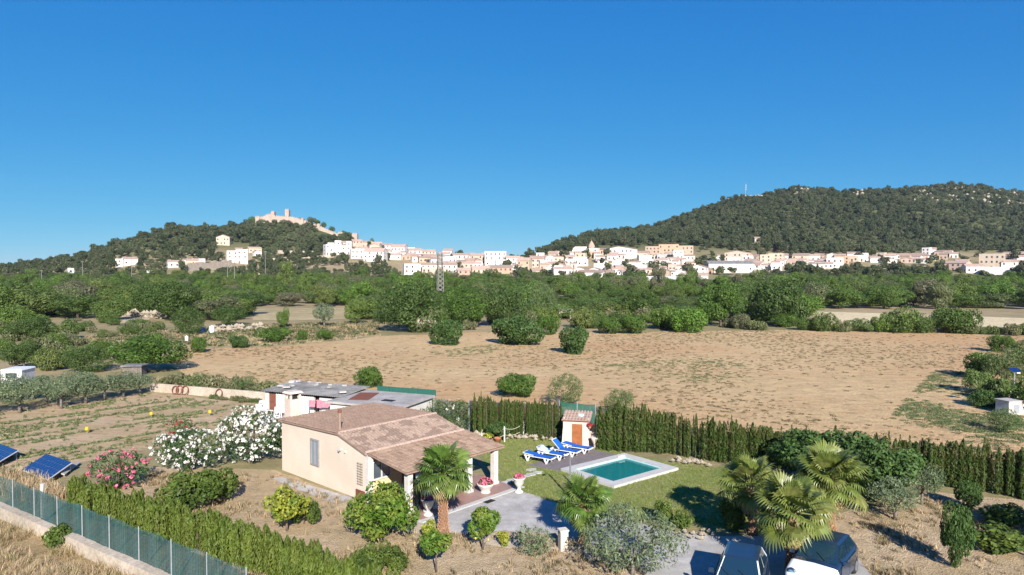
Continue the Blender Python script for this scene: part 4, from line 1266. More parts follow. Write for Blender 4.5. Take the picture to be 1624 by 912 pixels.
# terrace walls, rubble, ruin, mast, poles
def wall_run(name, p0, p1, h, t, mt, label, lo=380, cat='wall'):
    a, b_ = (on_terrain(*p0, lo), on_terrain(*p1, lo)) if lo else (G(*p0), G(*p1))
    o = empty(name, a)
    d = b_ - a
    n_ = max(2, int(d.length / 4))
    rr = random.Random(3)
    n3 = Vector((-d.y, d.x, 0)).normalized() * t
    vs_, fs_ = [], []
    for k in range(n_ + 1):
        q = d * (k / n_)
        hz = h * rr.uniform(.85, 1.1)
        vs_ += [q - Vector((0, 0, 1)), q + Vector((0, 0, hz)), q + n3 + Vector((0, 0, hz)), q + n3 - Vector((0, 0, 1))]
    for k in range(n_):
        for j in range(4):
            fs_.append((k * 4 + j, (k + 1) * 4 + j, (k + 1) * 4 + (j + 1) % 4, k * 4 + (j + 1) % 4))
    fs_ += [(0, 1, 2, 3), (n_ * 4 + 3, n_ * 4 + 2, n_ * 4 + 1, n_ * 4)]
    MB().add(vs_, fs_).build('masonry', mt, o)
    return tag(o, label, cat)
wall_run('terrace_wall', (296, 431), (368, 425), 6, .8, M['wall_cream'], 'long pale terrace wall below the cream cottage')
wall_run('terrace_wall', (440, 402), (500, 404), 3, .8, M['wall_cream'], 'pale terrace wall below the castle slope')
wall_run('terrace_wall', (424, 416), (470, 412), 3, .8, M['wall_cream'], 'stepped pale terrace wall left of the mansion')
wall_run('terrace_wall', (470, 414), (530, 408), 2.5, .8, M['wall_cream'], 'upper pale terrace wall leading to the mansion')
rub = MB()
rr = random.Random(31)
def rock(mb, c, r):
    d = [Vector(v) for v in ball(14, np.random.default_rng(rr.randrange(9999)))]
    a = [Vector((1, 0, 0)), Vector((-1, 0, 0)), Vector((0, 1, 0)), Vector((0, -1, 0)), Vector((0, 0, 1)), Vector((0, 0, -1))]
    vs_ = [Vector(c) + v * r * rr.uniform(.65, 1.15) for v in a]
    mb.add(vs_, [(0, 2, 4), (2, 1, 4), (1, 3, 4), (3, 0, 4), (2, 0, 5), (1, 2, 5), (3, 1, 5), (0, 3, 5)])
def rockwall(name, p0, p1, h, n_, r, label):
    a, b_ = G(*p0), G(*p1)
    o = empty(name, a)
    for k in range(n_):
        q = (b_ - a) * rr.random() + Vector((rr.uniform(-.4, .4), rr.uniform(-.5, .5), 0))
        mb = MB()
        rock(mb, (0, 0, 0), r * rr.uniform(.6, 1.3))
        mb.build('stone', M['rubble'], o, loc=q + Vector((0, 0, rr.uniform(.1, h))))
    return tag(o, label, 'wall')
rockwall('rubble_wall', (333, 529), (413, 524), 1.3, 90, .5, 'tumbled pale rubble wall right of the white tank')
rockwall('rubble_heap', (658, 526), (690, 526), 2.2, 34, .75, 'heap of pale stones in front of the largest dark tree')
rockwall('rubble_heap', (1320, 524), (1345, 525), .5, 12, .4, 'few pale stones at the hedge bank')
rockwall('rubble_wall', (178, 500), (262, 506), 1.5, 60, .7, 'pale broken stone wall on the scrub slope')
rp = G(897, 506)
rn_ = empty('ruin', rp, .1)
s = rp.y / F
rb = MB()
rb.box((-9.5 * s, 0, 6 * s), (5 * s, .5, 16 * s)); rb.box((9.5 * s, 0, 6 * s), (5 * s, .5, 16 * s)); rb.box((0, 0, 12 * s), (14 * s, .5, 4 * s))
rb.box((-11.5 * s, 2, 6 * s), (.5, 4, 15 * s)); rb.box((11.5 * s, 2, 6 * s), (.5, 4, 15 * s)); rb.box((0, 4, 6 * s), (23 * s, .4, 15 * s))
rb.box((-19 * s, .2, 2 * s), (14 * s, .5, 6 * s))
rb.build('wall', M['wall_cream'], rn_)
MB().box((0, 2, 14.6 * s), (25 * s, 4.8, .3)).build('roof', M['flat_roof'], rn_)
tag(rn_, 'small roofed stone hut with dark doorway among the trees', 'hut')

def pylon(px, base, top, wpx, depth, label):
    x = (px - 812) / F * depth
    z0 = th(x, depth)
    zt = Zp(depth, top)
    o = empty('lattice_pylon', (x, depth, z0), .3)
    H_ = zt - z0
    w0, w1 = wpx * depth / F, wpx * depth / F * .6
    mb = MB()
    nS = 12
    for k in range(nS):
        a, b_ = k / nS, (k + 1) / nS
        wa, wb = (w0 + (w1 - w0) * a) / 2, (w0 + (w1 - w0) * b_) / 2
        cs = [(-1, -1), (1, -1), (1, 1), (-1, 1)]
        for i in range(4):
            c0, c1 = cs[i], cs[(i + 1) % 4]
            mb.bar((c0[0] * wa, c0[1] * wa, a * H_), (c0[0] * wb, c0[1] * wb, b_ * H_), .2)
            mb.bar((c0[0] * wa, c0[1] * wa, a * H_), (c1[0] * wb, c1[1] * wb, b_ * H_), .13)
            mb.bar((c1[0] * wa, c1[1] * wa, a * H_), (c0[0] * wb, c0[1] * wb, b_ * H_), .13)
    mb.build('lattice', M['galvanised'], o)
    for zz in (.86, .97):
        MB().bar((-1.8, 0, H_ * zz), (1.8, 0, H_ * zz), .14).build('crossarm', M['galvanised'], o)
    return tag(o, label, 'pylon')
pylon(698, 480, 401, 10.5, 235, 'lattice power pylon rising from the trees before the school')
for px, base, top, depth, lab in [(372, 448, 415, 330, 'wooden power pole left of a pair below the castle hill'), (361, 440, 417, 345, 'thin pole just left of the wooden power pole'), (421, 428, 398, 420, 'concrete pole below the castle at the terrace wall'), (131, 440, 414, 420, 'pale pole on the far left slope'), (209, 438, 412, 400, 'white pole below the far left villa'), (66, 442, 428, 420, 'short pole at the far left tree line'), (1487, 452, 428, 380, 'thin pole in the wood at the right')]:
    x = (px - 812) / F * depth
    o = empty('power_pole', (x, depth, th(x, depth)))
    hh = Zp(depth, top) - th(x, depth)
    MB().tube([(0, 0, -.5), (0, 0, hh)], [.22, .14], 6).build('shaft', M['galvanised'], o)
    MB().bar((-.9, 0, hh - .5), (.9, 0, hh - .5), .14).build('crossarm', M['concrete'], o)
    tag(o, lab, 'pole')
x = (1181 - 812) / F * 1000
am = empty('antenna_mast', (x, 1000, th(x, 1000)))
MB().tube([(0, 0, 0), (0, 0, 24)], [.5, .2], 6).build('mast', M['alu'], am)
for z in (15, 18, 21): MB().tube([(.6, -.6, z - 1), (.6, -.6, z + 1)], .4, 6).build('aerial', M['white'], am)
tag(am, 'thin radio mast on the left shoulder of the right hill', 'mast')
# pale rocks along the right crest
rp_, rs_, rk_ = [], [], []
rock_me = []
for i in range(3):
    mb = MB(); rock(mb, (0, 0, 0), 1.6); rock_me.append(mb.mesh('crag', M['rubble']))
ra = random.Random(4)
for _ in range(420):
    px = ra.choice([ra.gauss(1180, 14), ra.gauss(1270, 8), ra.gauss(1360, 8), ra.uniform(1440, 1640), ra.uniform(1500, 1640)])
    d = ra.uniform(960, 1060) if px < 1420 else ra.uniform(930, 1075)
    x = (px - 812) / F * d
    rp_.append((x, d, th(x, d) + ra.uniform(1, 4.5)))
    k = ra.uniform(.8, 2.2)
    rs_.append((k, k, k * .8))
    rk_.append(ra.randrange(3))
scatter('crags', rp_, rs_, [ra.uniform(0, 6) for _ in rp_], rk_, rock_me, 'pale limestone crags along the right hill crest', 'rocks')
for px, base, w, h, mt, nm, lab in [(320, 528, 9, 9, 'blue', 'barrel', 'small blue barrel by the white tank'), (336, 529, 8, 12, 'plastic_white', 'water_tank', 'small white water tank left of the rubble wall'), (296, 543, 5, 10, 'plastic_white', 'water_tank', 'white canister at the foot of a shrub')]:
    q = G(px, base); s = q.y / F
    o = empty(nm, q)
    r_ = w * s / 2; hh = h * s
    MB().lathe([(r_ * .9, 0), (r_, .1 * hh), (r_, .9 * hh), (r_ * .85, hh), (r_ * .3, hh), (r_ * .3, hh * 1.06)], 12).build('drum', M[mt], o)
    MB().lathe([(r_ * .35, hh * 1.06), (r_ * .35, hh * 1.1)], 10).build('lid', M[mt], o)
    tag(o, lab, nm.replace('_', ' '))

# ------------------------------------------------------------------ villa
HX, HY, HA = -7.585, 35.535, .83
villa = empty('villa', (HX, HY, 0), HA)
HQ = Matrix.Translation((HX, HY, 0)) @ Matrix.Rotation(HA, 4, 'Z')
GL, LL, RY = 8.4, 6.7, 2.345          # gable length, house length, ridge position
HB, HR, HF = 2.97, 3.12, 2.5          # back eave, ridge, front eave
def slab(poly, axis, a, b_):
    """extrude a (u, z) polygon between a and b along x or y"""
    n_ = len(poly)
    if axis == 'x': vs_ = [(a, u, z) for u, z in poly] + [(b_, u, z) for u, z in poly]
    else: vs_ = [(u, a, z) for u, z in poly] + [(u, b_, z) for u, z in poly]
    return vs_, [tuple(range(n_)), tuple(range(n_, 2 * n_))[::-1]] + [((i + 1) % n_, i, n_ + i, n_ + (i + 1) % n_) for i in range(n_)]
prof = [(0, -.2), (GL, -.2), (GL, HB - .06), (RY, HR - .06), (0, HF - .06)]
w_ = MB().add(*slab(prof, 'x', 0, .25))
w_.add(*slab(prof, 'x', LL - .25, LL))
w_.build('gable_wall', M['plaster'], villa)
MB().box((LL / 2, .125, HF / 2 - .16), (LL - .5, .25, HF + .08)).build('front_wall', M['plaster_yellow'], villa)
MB().box((LL / 2, GL - .125, HB / 2 - .16), (LL - .5, .25, HB + .08)).build('back_wall', M['plaster'], villa)

def tiles(p0, eu, ev, lu, lv, wt=.21, lt=.36, h=.07, seed=1):
    """rows of barrel tiles from p0, along eu, down the slope ev"""
    p0, eu, ev = Vector(p0), Vector(eu).normalized(), Vector(ev).normalized()
    nz_ = eu.cross(ev).normalized()
    if nz_.z < 0: nz_ = -nz_
    nu, nv = int(lu / wt), int(lv / lt)
    wt, lt = lu / nu, lv / nv
    rr_ = random.Random(seed)
    mb = MB()
    for j in range(nv):
        for i in range(nu):
            o = p0 + eu * (i + .5) * wt + ev * j * lt + eu * rr_.uniform(-.012, .012) + nz_ * rr_.uniform(-.006, .008)
            vs_ = []
            for k, (t, up_, r_) in enumerate(((-.06, .0, .44), (1.0, .03, .54))):
                for q in range(5):
                    g = math.pi * q / 4
                    vs_.append(o + ev * lt * t + eu * (-math.cos(g) * wt * r_) + nz_ * (math.sin(g) * h + up_ + .01))
            vs_ += [o + ev * lt - eu * wt * .5, o + ev * lt + eu * wt * .5]
            mb.add(vs_, [(q, q + 1, 6 + q, 5 + q) for q in range(4)] + [(5, 6, 7, 8, 9)])
    return mb
def roof_part(name, c, mt, th_=.08):
    """roof deck below the tiles; c = four corners"""
    mb = MB()
    d = Vector((0, 0, -th_))
    c = [Vector(v) for v in c]
    mb.add(c + [v + d for v in c], [(0, 1, 2, 3), (7, 6, 5, 4), (0, 4, 5, 1), (1, 5, 6, 2), (2, 6, 7, 3), (3, 7, 4, 0)])
    return mb.build(name, mt, villa)
OV = .12
def roof_plane(name, y0, z0, y1, z1, x0, x1, mt, seed):
    dk = roof_part(name, [(x0, y0, z0), (x1, y0, z0), (x1, y1, z1), (x0, y1, z1)], M['roof_edge'])
    v = Vector((0, y1 - y0, z1 - z0))
    o = tiles((x0, y0, z0 + .005), (1, 0, 0), v, x1 - x0, v.length, seed=seed).build('roof_tiles', mt, dk)
    o['kind'] = 'stuff'
    return dk
roof_plane('back_roof', RY, HR + .06, GL + .15, HB + .04, -OV, LL + OV, M['tile_brown'], 1)
roof_plane('front_roof', RY, HR + .06, -.1, HF + .06, -OV, LL + OV, M['tile_patch'], 2)
PE = 2.12
roof_plane('porch_roof', -.12, HF + .02, -3.3, PE, .05, LL + .3, M['tile_porch'], 3)
def caps(name, y, z, x0, x1, mt, n_, r_=.12):
    for k in range(n_):
        xa, xb = x0 + (x1 - x0) * k / n_, x0 + (x1 - x0) * (k + 1.08) / n_
        vs_ = []
        for x_, e in ((xa, 0), (xb, .02)):
            for q in range(6):
                g = math.pi * q / 5
                vs_.append((x_, y - math.cos(g) * (r_ + e), z + math.sin(g) * (r_ * .8 + e)))
        MB().add(vs_, [(q, q + 1, 7 + q, 6 + q) for q in range(5)]).build(name, mt, villa)
caps('ridge_tile', RY, HR + .07, -OV, LL + OV, M['tile_ridge'], 20)
caps('ridge_tile', -.1, HF + .07, -OV, LL + OV, M['tile_ridge'], 22)
MB().box((-.06, (RY - .1) / 2, (HR + HF) / 2 + .02), (.1, RY + .3, .12), m=Matrix.Rotation(math.atan2(HR - HF, RY + .1), 3, 'X')).build('verge', M['tile_ridge'], villa)
# chimneys
cm_ = MB().box((1.0, 8.85, 2.05), (.75, .7, 4.1)).build('chimney', M['pinkwhite'], villa)
q = MB()
for dx in (-.3, .3):
    for dy in (-.27, .27): q.box((1.0 + dx, 8.85 + dy, 4.28), (.12, .12, .36))
q.build('chimney_pillar', M['pinkwhite'], cm_)
MB().box((1.0, 8.85, 4.52), (.95, .9, .12), taper=.8).build('chimney_cap', M['pinkwhite'], cm_)
MB().box((1.0, 8.85, 4.28), (.4, .4, .34)).build('dark_opening', M['dark'], cm_)  # solid dark block filling the opening between the chimney pillars
fl = MB().tube([(.3, 2.75, 3.0), (.3, 2.75, 4.25)], .075, 8).build('flue_pipe', M['roof_edge'], villa)
MB().tube([(.3, 2.75, 4.22), (.3, 2.75, 4.36)], [.13, .09], 8).build('flue_cap', M['wood_brown'], fl)
# window helper in villa coordinates; face 'x' = gable side, 'y' = front
def window(c, w, h, face, frame, pane, mull=1, fr=.07, parent=None, name='window'):
    n3 = Vector((-1, 0, 0)) if face == 'x' else Vector((0, -1, 0))
    uu = Vector((0, 1, 0)) if face == 'x' else Vector((1, 0, 0))
    c = Vector(c)
    dims = (lambda a, b_, d_: (d_, a, b_)) if face == 'x' else (lambda a, b_, d_: (a, d_, b_))
    f = MB()
    for s in (-1, 1):
        f.box(c + uu * s * (w / 2) + n3 * .03, dims(fr, h + fr, .09))
        f.box(c + Vector((0, 0, s * h / 2)) + n3 * .028, dims(w - fr, fr, .085))
    for k in range(mull):
        f.box(c + uu * (w * ((k + 1) / (mull + 1) - .5)) + n3 * .026, dims(fr * .8, h - fr, .08))
    wo_ = f.build(name, frame, parent or villa)
    for k in range(mull + 1):
        MB().box(c + uu * (w * ((k + .5) / (mull + 1) - .5)) + n3 * .008, dims(w / (mull + 1) - fr * .6, h - fr * .5, .03)).build('pane', pane, wo_)
    return wo_
window((0, 4.75, 1.72), .78, 1.4, 'x', M['window_frame'], M['glass_pale'], 1, .09)
window((1.0, 0, 1.5), 1.15, .95, 'y', M['white'], M['glass'], 1, .09)
dr = window((3.0, 0, 1.05), 1.1, 2.05, 'y', M['wood_brown'], M['glass'], 1, .1, name='terrace_door')
window((5.2, 0, 1.5), 1.1, 1.0, 'y', M['white'], M['glass'], 1, .09)
lb_ = MB().box((-.06, 2.2, 2.35), (.12, .16, .1)).build('wall_lamp', M['white'], villa)
MB().tube([(-.12, 2.2, 2.33), (-.2, 2.2, 2.27)], [.035, .06], 8).build('lamp_head', M['alu'], lb_)
MB().box((-.05, 1.75, 2.3), (.1, .09, .09)).build('wall_camera', M['white'], villa)
tl = MB()
for k in range(4): tl.bar((-.015, .28 + k * .13, .75), (-.015, .28 + k * .13, 1.95), .018)
for k in range(9): tl.bar((-.03, .22, .8 + k * .135), (-.03, .74, .8 + k * .135), .018)
tl.build('trellis', M['bark_grey'], villa)
MB().box((-.03, .4, .25), (.06, .8, .5)).build('brick_base', M['wood_brown'], villa)
# porch columns and beam
for x_, y_ in ((.12, -.16), (.45, -2.95), (2.5, -2.95), (4.55, -2.95), (6.55, -2.95)):
    hh = 2.1 if y_ < -1 else 2.36
    c_ = MB().box((x_, y_, hh / 2), (.3, .3, hh)).build('column', M['white'], villa)
    if y_ < -1: MB().box((x_, y_, .1), (.38, .38, .2)).build('plinth', M['white'], c_)
MB().box((3.5, -2.95, 2.03), (6.3, .14, .14)).build('beam', M['wood_brown'], villa)
for k in range(9):
    a, b_ = Vector((.5 + k * .75, -3.2, PE - .1)), Vector((.5 + k * .75, -.02, HF - .1))
    MB().bar(a, b_, .08).build('rafter', M['wood_brown'], villa)
tag(villa, 'cream villa with brown tiled roof and columned porch', 'house')

def Hp(x_, y_, z=0.0): return HQ @ Vector((x_, y_, z))
pt = [Hp(.2, -4.3), Hp(7.05, -4.3), Hp(7.05, .4), Hp(.2, .4)]
po_ = obj('patio', MB().prism([(.2, -4.25), (7.0, -4.25), (7.0, 0), (.2, 0)], -.1, .07).mesh('patio', M['patio']), None, (HX, HY, 0), (0, 0, HA))
tag(po_, 'reddish brown tiled terrace under the porch', kind='structure')
kb = obj('terrace_kerb', MB().prism([(.0, -4.55), (7.3, -4.55), (7.3, -4.252), (.0, -4.252)], -.1, .055).mesh('kerb', M['coping']), None, (HX, HY, 0), (0, 0, HA))
tag(kb, 'pale kerb along the terrace edge', kind='structure')
dg = empty('drain_grate', Hp(4.3, -4.75, .03), HA)
gq = MB()
for k in range(6): gq.box((-.25 + k * .1, 0, .01), (.05, .3, .02))
gq.build('bars', M['dark'], dg)
MB().box((0, 0, .0), (.62, .34, .012)).build('frame', M['dark'], dg)
tag(dg, 'small dark drain grate at the terrace kerb', 'drain')

# porch furniture
def chair(loc, rz, mt, label, group=None, name='garden_chair'):
    o = empty(name, loc, rz)
    MB().box((0, 0, .43), (.46, .46, .04)).build('seat', mt, o)
    bk = MB()
    for k in range(5): bk.box((-.2 + k * .1, .25, .68), (.05, .03, .42), m=Matrix.Rotation(-.15, 3, 'X'))
    bk.box((0, .285, .9), (.46, .03, .07))
    bk.build('backrest', mt, o)
    for sx in (-1, 1):
        for sy in (-1, 1): MB().bar((sx * .22, sy * .22, 0), (sx * .19, sy * .19, .42), .045).build('leg', mt, o)
        MB().box((sx * .23, .02, .64), (.05, .44, .03)).build('armrest', mt, o)
        MB().bar((sx * .23, -.17, .42), (sx * .23, -.17, .64), .035).build('arm_post', mt, o)
    return tag(o, label, 'chair', group)
tb = empty('porch_table', Hp(4.3, -1.55, .07), HA)
MB().box((0, 0, .73), (1.5, .85, .05)).build('tabletop', M['wood_brown'], tb)
for sx in (-1, 1):
    for sy in (-1, 1): MB().bar((sx * .65, sy * .35, 0), (sx * .65, sy * .35, .71), .07).build('leg', M['wood_brown'], tb)
tag(tb, 'brown table in the shade of the porch', 'table')
for x_, y_, r_, lab in ((3.9, -2.25, math.pi, 'dark chair on the open side of the porch table, nearer the palm'), (4.75, -2.25, math.pi, 'dark chair on the open side of the porch table, nearer the lawn'), (4.3, -.85, 0, 'dark chair at the wall side of the porch table'), (5.45, -1.55, -math.pi / 2, 'dark chair at the lawn end of the porch table')):
    chair(Hp(x_, y_, .07), HA + r_, M['dark'], lab)
# picket gate, baluster, globe lamp
g0 = empty('picket_gate', Hp(.85, -3.2, .07), HA + math.pi / 2)
for k in range(13):
    pk = MB().box((k * .175, 0, .5), (.07, .03, 1.0))
    pk.add([(k * .175 - .035, -.015, 1.0), (k * .175 + .035, -.015, 1.0), (k * .175, 0, 1.1), (k * .175 + .035, .015, 1.0), (k * .175 - .035, .015, 1.0)], [(0, 1, 2), (1, 3, 2), (3, 4, 2), (4, 0, 2)])
    pk.build('picket', M['iron'], g0)
for z in (.25, .8): MB().box((1.05, .035, z), (2.2, .03, .06)).build('rail', M['iron'], g0)
tag(g0, 'dark green picket gate at the side of the porch', 'gate')
bl = empty('baluster', Hp(1.0, -3.65, .07))
MB().lathe([(.16, 0), (.16, .12), (.08, .16), (.07, .3), (.14, .5), (.1, .72), (.07, .8), (.15, .86), (.15, .95)], 14).build('shaft', M['stone_white'], bl, True)
MB().box((0, 0, .985), (.36, .36, .07)).build('cap', M['stone_white'], bl)
tag(bl, 'white turned baluster post at the end of the picket gate', 'baluster')
gp = empty('globe_lamp', Hp(1.5, -2.5, .07))
MB().tube([(0, 0, 0), (0, 0, 1.25)], [.06, .045], 8).build('post', M['iron'], gp)
MB().lathe([(.05, 1.22), (.15, 1.29), (.2, 1.42), (.17, 1.55), (.08, 1.62), (.01, 1.635)], 14).build('globe', M['plastic_white'], gp, True)
tag(gp, 'white globe lamp on a dark post inside the porch', 'lamp')

# ------------------------------------------------------------------ planters
def flowers(mb_r, n_, mt, size, rng, name, parent, cz):
    d = ball(n_, rng)
    d[:, 2] = np.abs(d[:, 2])
    P_ = d * mb_r * np.array([1, 1, .7]) * rng.uniform(.75, 1, n_)[:, None] + np.array([0, 0, cz])
    V_, Q_ = leaves(P_, d, size, rng, .8, .5, .2)
    return obj(name, np_mesh(name, V_, Q_, M[mt]), parent)
def urn(loc, h, label, style='urn'):
    o = empty('flower_urn', loc)
    if style == 'urn':
        pr = [(.26, 0), (.26, .07), (.2, .1), (.1, .2), (.09, .3), (.18, .4), (.28, .55), (.33, .78), (.38, .82), (.38, .88), (.33, .88), (.3, .82)]
    else:
        pr = [(.3, 0), (.3, .06), (.24, .1), (.34, .25), (.46, .42), (.5, .48), (.5, .54), (.45, .54), (.42, .5)]
    k = h / pr[-3][1]
    MB().lathe([(a * k, b_ * k) for a, b_ in pr], 20).build('bowl', M['stone_white'], o, True)
    top = pr[-1][1] * k
    rng = np.random.default_rng(int(abs(loc[0]) * 100))
    flowers(pr[-1][0] * k * 1.05, 260, 'oleander', .06, rng, 'foliage', o, top)
    flowers(pr[-1][0] * k * 1.15, 150, 'flower_pink', .055, rng, 'blossoms', o, top + .03)
    return tag(o, label, 'planter')
urn(G(823, 781), .82, 'white urn of pink flowers standing alone on the lawn edge')
urn(G(770, 781, .07), .5, 'low white bowl of pink flowers by the last porch column', 'bowl')
urn(G(679, 817, .07), .8, 'white urn of pink flowers nearest the picket gate')
urn(G(692, 805, .07), .72, 'white urn of pink flowers half hidden by the palm trunk')
def pot(px, py, r_, label, mt='shrub', hh=.5):
    o = empty('potted_plant', G(px, py))
    MB().lathe([(r_ * .7, 0), (r_ * .95, .32), (r_ * 1.05, .33), (r_ * 1.05, .4), (r_ * .9, .4), (r_ * .85, .36)], 16).build('pot', M['terracotta'], o, True)
    flowers(r_ * 1.5, 260, mt, .06, np.random.default_rng(px), 'foliage', o, .42 + hh * .3)
    tag(o, label, 'plant pot')
pot(774, 706, .26, 'terracotta pot with yellow green plant by the rope fence', 'yellow_leaf')
pot(789, 703, .25, 'terracotta pot with dark leafy plant by the rope fence', 'green_dark', 1.4)

# ------------------------------------------------------------------ rope fence, stepping stones
rf_ = empty('rope_fence', G(764, 702))
o0 = rf_.location.copy()
RP = [(764, 702, 16), (800, 701, 25), (830, 693, 25), (841, 689, 23), (883, 694, 20)]
tops = []
for px, py, hpx in RP:
    q_ = G(px, py)
    hz = hpx * q_.y / F
    MB().lathe([(.055, 0), (.055, hz - .06), (.03, hz)], 10).build('post', M['stone_white'], rf_, loc=q_ - o0)
    tops.append((q_ - o0, hz))
for zf, sag in ((.88, .22), (.45, .16)):
    for (a, ha), (b_, hb) in zip(tops, tops[1:]):
        pts_ = []
        for k in range(9):
            t = k / 8
            p_ = a.lerp(b_, t)
            p_.z = (ha * (1 - t) + hb * t) * zf - sag * 4 * t * (1 - t)
            pts_.append(p_)
        MB().tube(pts_, .018, 5).build('rope', M['rope'], rf_)
tag(rf_, 'white post and rope fence before the cypress screen', 'fence')
for px, py in ((803, 765), (812, 761.5), (822, 758.5), (833, 755.5), (842, 752.5), (852, 749.5), (842, 745)):
    q_ = G(px, py, .03)
    rr2 = random.Random(px)
    poly = [(math.cos(a * math.pi / 3) * .36 * rr2.uniform(.8, 1.15), math.sin(a * math.pi / 3) * .24 * rr2.uniform(.8, 1.15)) for a in range(6)]
    o = obj('stepping_stone', MB().prism(poly, -.03, .03).mesh('stone', M['coping']), None, q_, (0, 0, .5))
    tag(o, 'flat grey stepping stone between the terrace and the sun deck', 'paving stone', 'stepping stones')

# ------------------------------------------------------------------ pool, deck, loungers, shower
PA, PB, PC, PD = Vector((2.86, 40.95, 0)), Vector((7.16, 44.4, 0)), Vector((10.1, 41.25, 0)), Vector((5.62, 37.65, 0))
pe1 = ((PB - PA) + (PC - PD)).normalized()
pc = (PA + PB + PC + PD) / 4
L1 = ((PB - PA).length + (PC - PD).length) / 2
pe2 = Vector((-pe1.y, pe1.x, 0))
L2 = abs((PA - PD).dot(pe2))
pool = empty('swimming_pool', pc, math.atan2(pe1.y, pe1.x))
cw = .62
mbp = MB()
hx_, hy_ = L1 / 2, L2 / 2
ns = 8
for k in range(ns):                                     # coping slabs
    xa, xb = -hx_ + L1 * k / ns, -hx_ + L1 * (k + 1) / ns
    for s in (-1, 1):
        MB().box(((xa + xb) / 2, s * (hy_ - cw / 2), .075), (xb - xa - .012, cw, .17)).build('coping_slab', M['coping'], pool)
for k in range(4):
    ya, yb = -hy_ + cw + (L2 - 2 * cw) * k / 4, -hy_ + cw + (L2 - 2 * cw) * (k + 1) / 4
    for s in (-1, 1):
        MB().box((s * (hx_ - cw / 2), (ya + yb) / 2, .075), (cw, yb - ya - .012, .17)).build('coping_slab', M['coping'], pool)
ix, iy = hx_ - cw - .02, hy_ - cw - .02
bs = MB()
for s in (-1, 1):
    bs.box((s * (ix + .06), 0, -.31), (.12, 2 * iy + .24, .8))
    bs.box((0, s * (iy + .06), -.31), (2 * ix, .12, .8))
bs.build('basin_wall', M['pool_wall'], pool)
MB().box((0, 0, -.66), (2 * ix + .2, 2 * iy + .2, .1)).build('basin_floor', M['pool_floor'], pool)
MB().box((ix - .3, 0, -.48), (.6, .9, .3)).build('pool_step', M['pool_wall'], pool)
nw = 26
vs_, fs_ = [], []
MB().add([(-ix, -iy, .03), (ix, -iy, .03), (ix, iy, .03), (-ix, iy, .03)], [(0, 1, 2, 3)]).build('water', M['water'], pool)
sk = MB().box((ix - .25, iy + .1, .2), (.5, .16, .1)).build('skimmer_lid', M['plastic_white'], pool)
tag(pool, 'rectangular swimming pool with turquoise water and grey coping', 'pool')
# the lawn and the ground need a hole where the basin is
holep = [pool.location + pe1 * (a * (hx_ - .3)) + pe2 * (b_ * (hy_ - .3)) for a, b_ in ((-1, -1), (1, -1), (1, 1), (-1, 1))]
cut = MB().prism([(v.x, v.y) for v in holep], -1, 1).mesh('cut', M['dark'])
import bmesh
def punch(o):
    """cut the basin opening out of a ground sheet"""
    bm = bmesh.new()
    bm.from_mesh(o.data)
    for i in range(4):
        a, b_ = holep[i], holep[(i + 1) % 4]
        nrm = Vector((b_.y - a.y, a.x - b_.x, 0))
        bmesh.ops.bisect_plane(bm, geom=bm.verts[:] + bm.edges[:] + bm.faces[:], plane_co=a, plane_no=nrm)
    kill = []
    for f in bm.faces:
        c = f.calc_center_median()
        if all((holep[(i + 1) % 4] - holep[i]).cross(c - holep[i]).z > 0 for i in range(4)): kill.append(f)
    bmesh.ops.delete(bm, geom=kill, context='FACES')
    bm.to_mesh(o.data)
    bm.free()
def punch_terrain(o):
    bm = bmesh.new()
    bm.from_mesh(o.data)
    near = [f for f in bm.faces if all(-60 < v.co.x < 60 and 20 < v.co.y < 60 for v in f.verts)]
    geom = list({e for f in near for e in f.edges} | {v for f in near for v in f.verts}) + near
    for i in range(4):
        a, b_ = holep[i], holep[(i + 1) % 4]
        r = bmesh.ops.bisect_plane(bm, geom=geom, plane_co=a, plane_no=Vector((b_.y - a.y, a.x - b_.x, 0)))
        near = [f for f in bm.faces if all(-60 < v.co.x < 60 and 20 < v.co.y < 60 for v in f.verts)]
        geom = list({e for f in near for e in f.edges} | {v for f in near for v in f.verts}) + near
    kill = [f for f in bm.faces if all((holep[(i + 1) % 4] - holep[i]).cross(f.calc_center_median() - holep[i]).z > 0 for i in range(4))]
    bmesh.ops.delete(bm, geom=kill, context='FACES')
    bm.to_mesh(o.data)
    bm.free()
punch(bpy.data.objects['lawn'])
punch_terrain(bpy.data.objects['terrain'])
bpy.data.meshes.remove(cut)
dk_ = obj('sun_deck', MB().prism([(.95, 42.15), (4.9, 46.1), (7.0, 44.42), (2.7, 40.98)], -.05, .035).mesh('sun_deck', M['deck']))
tag(dk_, 'brownish grey paved sun deck beside the pool', kind='structure')

